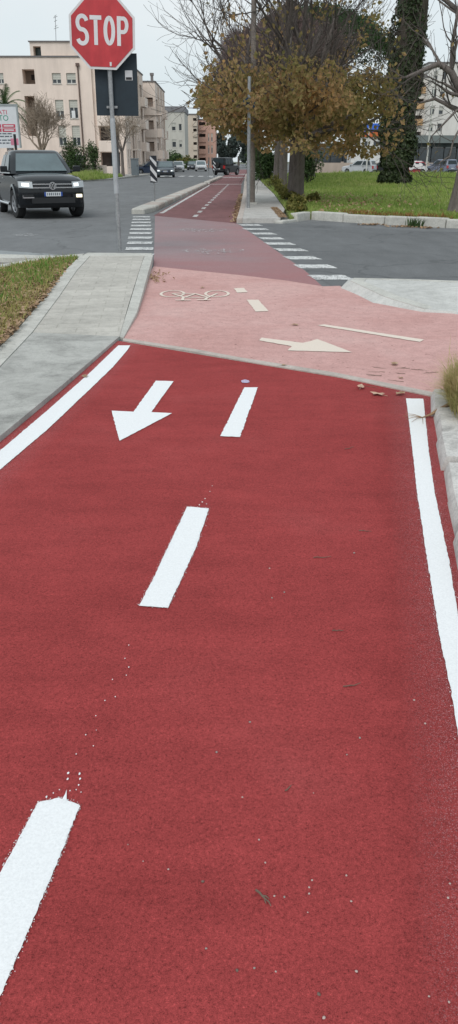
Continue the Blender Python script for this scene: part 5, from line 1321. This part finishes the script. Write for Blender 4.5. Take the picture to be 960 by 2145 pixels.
# umbrella pine behind
def crown_clumps(mb, r, n, fn, leaf_s, per=26, sg=.45, asp=.3):
    for i in range(n):
        c, nn = fn(r)
        for k in range(per):
            q = c+Vector((r.gauss(0,sg), r.gauss(0,sg), r.gauss(0,sg*.6))); leaf(mb, r, q, leaf_s*r.uniform(.6,1.3), nn+Vector((r.gauss(0,.7), r.gauss(0,.7), r.gauss(0,.7))), 0, asp)
e = empty('umbrella_pine', (7.35,77,.0)); tag(e, 'dark green umbrella pine with a domed crown behind the bare purple tree', 'tree')
tm = MB(); trunk_mesh(tm, [(0,0,0),(.1,0,3),(.1,0,7.5)], [.5,.4,.32], 12, 2); tm.build('trunk', m_bark, e, smooth=60)
T = Tree(17)
for a in range(0, 360, 40): T.branch((.1,0,7.2), (math.cos(R(a)), math.sin(R(a)), .55), 3.0, .15, 1, 2, .1, .15)
T.wood.build('limbs', m_bark, e); T.twig.build('twigs', m_twig, e)
def pine_fn(r):
    a = r.uniform(0, 6.283); t = r.random()**.55; rad = 7.3*t; z = 7.6+5.6*math.sqrt(max(0, 1-t**2.2))*r.uniform(.82,1.)
    if t > .93: z = r.uniform(6.4, 8.2)
    return Vector((rad*math.cos(a), rad*math.sin(a), z)), Vector((math.cos(a)*t, math.sin(a)*t, .9))
mb = MB(); crown_clumps(mb, random.Random(6), 1150, pine_fn, .34, 30, .36, .22); mb.build('crown', m_pine, e)
# bare purple-brown tree in front of the pine
def bare(name, label, base, seed, rt, h0, limbs, maxd, mat_t, mat_b, group=None, haze=0, kids=(3, 4), up=.1, hz=.45):
    e = empty(name, base); tag(e, label, 'tree', group); T = Tree(seed)
    tm = MB(); trunk_mesh(tm, [(0,0,-.1),(0,0,h0*.4),(0,0,h0)], [rt*1.25,rt,rt*.95], 10, seed); tm.build('trunk', mat_b, e, smooth=60)
    for (az, el, LL, rr) in limbs:
        T.branch((0,0,h0-.1), (math.cos(R(az))*math.cos(R(el)), math.sin(R(az))*math.cos(R(el)), math.sin(R(el))), LL, rt*rr, 0, maxd, up, .2, kids, minr=.012)
    T.wood.build('limbs', mat_b, e, smooth=60)
    r = T.r; cand = [n_ for n_ in T.nodes if n_[2] >= maxd-1]
    for i in range(haze):
        p, d, dp = r.choice(cand); v = (d+Vector((r.gauss(0,.6), r.gauss(0,.6), r.gauss(.2,.6)))).normalized()*r.uniform(.3,.9)*hz/.45
        q = p+Vector((r.gauss(0,.2), r.gauss(0,.2), r.gauss(0,.2))); T.twig.tube([q, q+v*.5+Vector((0,0,.03)), q+v], [.017,.015,.010], 3, False)
    T.twig.build('twigs', mat_t, e); return e
LB3 = [(180,28,2.6,.5),(225,30,2.6,.5),(270,32,2.4,.5),(315,30,2.6,.5),(0,28,2.8,.5),(60,35,2.4,.5),(120,35,2.4,.5),(200,60,2.8,.55),(320,60,2.8,.55),(80,68,2.8,.55)]
bare('bare_tree', 'dense purple brown leafless tree filling the space before the umbrella pine', (3.7,63,.12), 51, .36, 4.3, [(a, el+6, L*.84, q) for a, el, L, q in LB3], 4, m_ptwig, m_bark, haze=56000, hz=.55)
# bare trees by the cream block
LB4 = [(180,45,1.5,.55),(250,50,1.5,.5),(320,45,1.6,.5),(20,50,1.5,.5),(100,55,1.5,.5),(150,70,1.7,.55),(330,72,1.7,.55)]
x = W(90, 340, 84)[0]; bare('bare_tree', 'pale leafless tree in front of the cream block behind the pickup', (x,84,.1), 61, .22, 2.3, LB4, 4, m_btwig, m_btwig, haze=900, kids=(3,4), up=.18)
x = W(256, 350, 82)[0]; bare('bare_tree', 'small spreading leafless street tree right beside the stop sign pole', (x,82.5,.13), 67, .15, 2.2, [(a, el, L*.8, q) for a, el, L, q in LB4], 3, m_btwig, m_bark, haze=350, kids=(3,4), up=.12)

# palm beside the billboard
x = W(14, 250, 72)[0]; e = empty('palm_tree', (x,72,0)); tag(e, 'dark green palm with drooping fronds rising behind the billboard', 'palm')
zt_ = W(14, 222, 72)[1]; mb = MB(); trunk_mesh(mb, [(0,0,-.1),(.05,0,zt_*.5),(0,0,zt_)], [.34,.27,.30], 12, 4); mb.build('trunk', m_bark, e, smooth=60)
r = random.Random(14)
for k in range(22):
    a = 6.283*k/22*1.618*8 % 6.283; el = r.uniform(-.35, 1.25); fb = MB(); Lf = r.uniform(1.7, 2.3); P = []; p = Vector((0,0,zt_)); d = Vector((math.cos(a)*math.cos(el), math.sin(a)*math.cos(el), math.sin(el)))
    for i in range(9): P.append(p.copy()); p = p+d*Lf/8; d = (d+Vector((0,0,-.16))).normalized()
    fb.tube(P, [.03-.003*i for i in range(9)], 4, False)
    for i in range(1, 9):
        for q in range(3):
            t = (i-q/3); p0 = P[i-1].lerp(P[i], 1-q/3); dd = (P[i]-P[i-1]).normalized(); sdv = dd.cross(Vector((0,0,1))); sdv.normalize() if sdv.length > .01 else None
            for s_ in (-1, 1):
                l_ = .55*(1-abs(t-4)/7); tip = p0+dd*l_*.6+sdv*s_*l_*.75+Vector((0,0,-.12)); w_ = dd*.035; fb.add([p0-w_, p0+w_, tip], [(0,1,2)])
    fb.build('frond', m_shr, e)

def shrub(label, c, rad, n, mat, seed, leaf_s=.16, cat='shrub', name='shrub', group=None, stem=True, asp=.6):
    e = empty(name, (c[0], c[1], 0.1)); tag(e, label, cat, group); r = random.Random(seed); mb = MB()
    lobes = [(Vector((r.uniform(-.55,.55)*rad[0], r.uniform(-.5,.5)*rad[1], rad[2]*r.uniform(.35,1.25))), r.uniform(.35,.6)) for _ in range(9)]
    for i in range(n):
        lc, lr = r.choice(lobes); v = Vector((r.gauss(0,1), r.gauss(0,1), r.gauss(0,1))).normalized()*r.random()**.4
        q = lc+Vector((v.x*rad[0]*lr, v.y*rad[1]*lr, v.z*rad[2]*lr*1.1))
        if q.z < 0: q.z = r.uniform(0, .3)
        leaf(mb, r, q, leaf_s*r.uniform(.6,1.3), v+Vector((r.gauss(0,.6), r.gauss(0,.6), .4+r.gauss(0,.6))), 0, asp)
    mb.build('foliage', mat, e)
    st = MB()
    for k in range(7): lc = lobes[k][0]; st.tube([(lc.x*.15, lc.y*.15, -.1), (lc.x*.5, lc.y*.5, lc.z*.5), tuple(lc)], [.045,.035,.015], 5, False)
    st.build('stems', m_twig, e); return e
x = W(165, 310, 84.5)[0]; shrub('evergreen shrub growing over the grey metal fence panel', (x-.2,84.8), (1.9,.9,2.2), 2600, m_shr, 71, .2)
x = W(196, 330, 84)[0]; shrub('narrow climbing evergreen against the corner wall beside the fence panel', (x,84.4), (.75,.7,2.0), 1100, m_shr, 72, .18)
mb = MB(); r = random.Random(73)
for i in range(5200):
    x = r.uniform(-13.4,-9.9); Y = r.uniform(66.5,80)
    if x > -10.0+(Y-71.5)*.035-.35 or (Y < 71 and x > -11.4+(Y-66.5)*.28): continue
    tall = r.random() < .35 and x < -11.6
    blade(mb, r, x, Y, .12, r.uniform(.25,.75) if tall else r.uniform(.12,.38), .03, .7)
o = mb.build('roadside_grass', m_blade); tag(o, 'overgrown green grass on the corner across the road', 'grass', kind='stuff')
# street shrubs far left
for (px, Y, w, h, m_, sd, lab) in [(352,168,1.6,2.6,m_shr,81,'dark rounded bush at the foot of the grey plastered block'),(371,166,1.9,3.0,m_shr,82,'taller mid green bush beside the dark rounded bush'),(386,163,1.6,2.6,m_ylw,83,'yellow green bush in the middle of the far roadside row'),(404,160,2.0,2.2,m_shr,84,'low bush nearest the white approaching car')]:
    x = W(px, 340, Y)[0]; shrub(lab, (x,Y), (w,w,h*.62), 900, m_, sd, .42)
# distant trees closing the street
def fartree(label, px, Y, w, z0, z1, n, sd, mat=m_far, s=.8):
    x = W(px, 340, Y)[0]; e = empty('distant_tree', (x,Y,0)); tag(e, label, 'tree', 'trees closing the far street'); r = random.Random(sd); mb = MB()
    lobes = [(r.uniform(-.6,.6)*w, r.uniform(-.5,.5)*w, z0+(z1-z0)*r.uniform(.15,.9), r.uniform(.3,.55)*w) for _ in range(11)]
    for i in range(n):
        a = r.choice(lobes); v = Vector((r.gauss(0,1), r.gauss(0,1), r.gauss(0,1))).normalized()*r.random()**.35; q = Vector(a[:3])+v*a[3]
        leaf(mb, r, q, s*r.uniform(.6,1.3), v+Vector((r.gauss(0,.5), r.gauss(0,.5), .5)), 0, .7)
    mb.build('crown', mat, e); mb = MB(); mb.tube([(0,0,-.1),(0,0,z0+1)], [.3,.22], 8); mb.build('trunk', m_bark, e)
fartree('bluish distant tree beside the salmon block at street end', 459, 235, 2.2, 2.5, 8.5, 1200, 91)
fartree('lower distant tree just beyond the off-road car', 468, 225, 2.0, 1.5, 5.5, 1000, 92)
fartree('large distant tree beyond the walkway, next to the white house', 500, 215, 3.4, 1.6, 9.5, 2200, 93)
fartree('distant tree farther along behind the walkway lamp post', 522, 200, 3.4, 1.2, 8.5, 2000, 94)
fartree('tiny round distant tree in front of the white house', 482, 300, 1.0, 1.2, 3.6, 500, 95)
# hedge and shrubs right of the walkway
shrub('large dark green bush along the walkway behind the trunks', (3.1,66), (1.5,2.0,1.75), 2800, m_shr, 101, .2)
shrub('dark green bush between the walkway and the first trunks', (3.0,78), (1.6,2.2,2.0), 2600, m_shr, 102, .22)
x = W(650, 360, 57)[0]; shrub('dark green bush just behind the big autumn tree on the lawn', (x-.1,57), (1.0,1.0,1.45), 2000, m_shr, 103, .17)
shrub('small far bush at the bend of the walkway', (4.1,98), (1.3,1.5,1.5), 1400, m_shr, 104, .25)
r = random.Random(111)
for k, (xx, yy, w, h, lab) in enumerate([(1.98,24.0,.38,.32,'low yellowing plant at the walkway corner by the kerb'),(2.2,27.3,.40,.42,'yellowing plant hugging the walkway before the big trunk'),(2.15,30.4,.36,.50,'yellow leaved sucker plant beside the big trunk'),(2.3,34.5,.42,.62,'second tall yellow plant along the walkway edge'),(2.42,40.,.5,.7,'bushy yellow plant by the second trunk'),(2.55,48,.55,.8,'far yellow plant bordering the walkway'),(3.05,30.3,.40,.45,'rusty sucker growth on the lawn side of the big trunk')]):
    shrub(lab, (xx,yy), (w,.9*w if k == 6 else w*1.6,h*.6), 420, m_ylw, 120+k, .11, 'plant', 'yellow_plant', 'yellowing plants along the walkway')
mb = MB()
for i in range(700): 
    x = r.uniform(1.4,2.5); leaf(mb, r, (r.uniform(1.55,1.75)-.2+.0, r.uniform(22,27), .13), .08, Vector((0,0,1)))
for i in range(500):
    t = r.random(); p = along((.20,21.8),(.66,41), t); leaf(mb, r, (p[0]+r.gauss(-.06,.06), p[1], .03), .09, Vector((r.gauss(0,.4),r.gauss(0,.4),1)))
for i in range(160):
    k = r.choice([(3.6,21.2),(4.3,20.55),(4.8,20.2)]); leaf(mb, r, (k[0]+r.gauss(0,.16), k[1]-.12+r.gauss(0,.07), .02), .09, Vector((r.gauss(0,.4),r.gauss(0,.4),1)))
for i in range(70):
    q = r.choice([(-1.12,11.5),(-1.05,10.9),(-1.10,11.2)]); leaf(mb, r, (q[0]+abs(r.gauss(0,.10)), q[1]+r.gauss(0,.25), .015+r.uniform(0,.02)), .05, Vector((r.gauss(0,.5),r.gauss(0,.5),1)))
o = mb.build('kerbside_leaves', m_litter); tag(o, 'dead leaves drifted into gutters and against kerbs', 'leaf litter', kind='stuff')
mb = MB()
for i in range(90): blade(mb, r, 4.62+r.gauss(0,.09), 20.42+r.gauss(0,.06), .0, r.uniform(.1,.28), .012, .8)
o = mb.build('kerb_weed', m_shr); tag(o, 'small dark weed sprouting at the foot of the lawn kerb', 'weed')

# ------------------------------------------------------------------ light, sky, camera
w = bpy.data.worlds.new('World'); scene.world = w; w.use_nodes = True
nt = w.node_tree; N = nt.nodes; Lk = nt.links; bg = N['Background']
sky = N.new('ShaderNodeTexSky'); sky.sky_type = 'NISHITA'; sky.sun_disc = False; SE, SA = R(48), R(200)
sky.sun_elevation = SE; sky.sun_rotation = SA; sky.air_density = 1.2; sky.dust_density = 2.5
tc = N.new('ShaderNodeTexCoord'); mp = N.new('ShaderNodeMapping'); mp.inputs['Scale'].default_value = (1,1,3); Lk.new(tc.outputs['Generated'], mp.inputs[0])
nz = N.new('ShaderNodeTexNoise'); nz.inputs['Scale'].default_value = 1.6; nz.inputs['Detail'].default_value = 5; Lk.new(mp.outputs[0], nz.inputs['Vector'])
cr_ = N.new('ShaderNodeValToRGB'); cr_.color_ramp.elements[0].position = .3; cr_.color_ramp.elements[0].color = (.67,.80,.87,1); cr_.color_ramp.elements[1].position = .72; cr_.color_ramp.elements[1].color = (.88,.93,.95,1); Lk.new(nz.outputs['Fac'], cr_.inputs[0])
sc = N.new('ShaderNodeVectorMath'); sc.operation = 'SCALE'; sc.inputs['Scale'].default_value = 10.0; Lk.new(cr_.outputs[0], sc.inputs[0])
mx = N.new('ShaderNodeMix'); mx.data_type = 'RGBA'; mx.inputs[0].default_value = .88; Lk.new(sky.outputs[0], mx.inputs[6]); Lk.new(sc.outputs[0], mx.inputs[7])
Lk.new(mx.outputs[2], bg.inputs[0]); bg.inputs[1].default_value = .1
sun = bpy.data.lights.new('sun', 'SUN'); sun.energy = 1.5; sun.angle = R(30); sun.color = (1,.965,.92)
so_ = bpy.data.objects.new('sun', sun); COL.objects.link(so_); so_.location = (0,0,30)
# sky rotation is measured from +Y towards +X
sd_ = Vector((math.sin(SA)*math.cos(SE), math.cos(SA)*math.cos(SE), math.sin(SE)))
so_.rotation_euler = sd_.to_track_quat('Z', 'Y').to_euler()
cam = bpy.data.cameras.new('camera'); co = bpy.data.objects.new('camera', cam); COL.objects.link(co)
co.location = (0,0,HCAM); co.rotation_euler = (math.pi/2-PITCH, 0, 0)
cam.sensor_fit = 'VERTICAL'; cam.sensor_height = 36; cam.lens = 36*F/2145; cam.clip_end = 4000; cam.clip_start = .05
scene.camera = co
scene.view_settings.view_transform = 'Standard'; scene.view_settings.look = 'None'; scene.view_settings.exposure = 0
scene.cycles.max_bounces = 6; scene.cycles.use_denoising = True
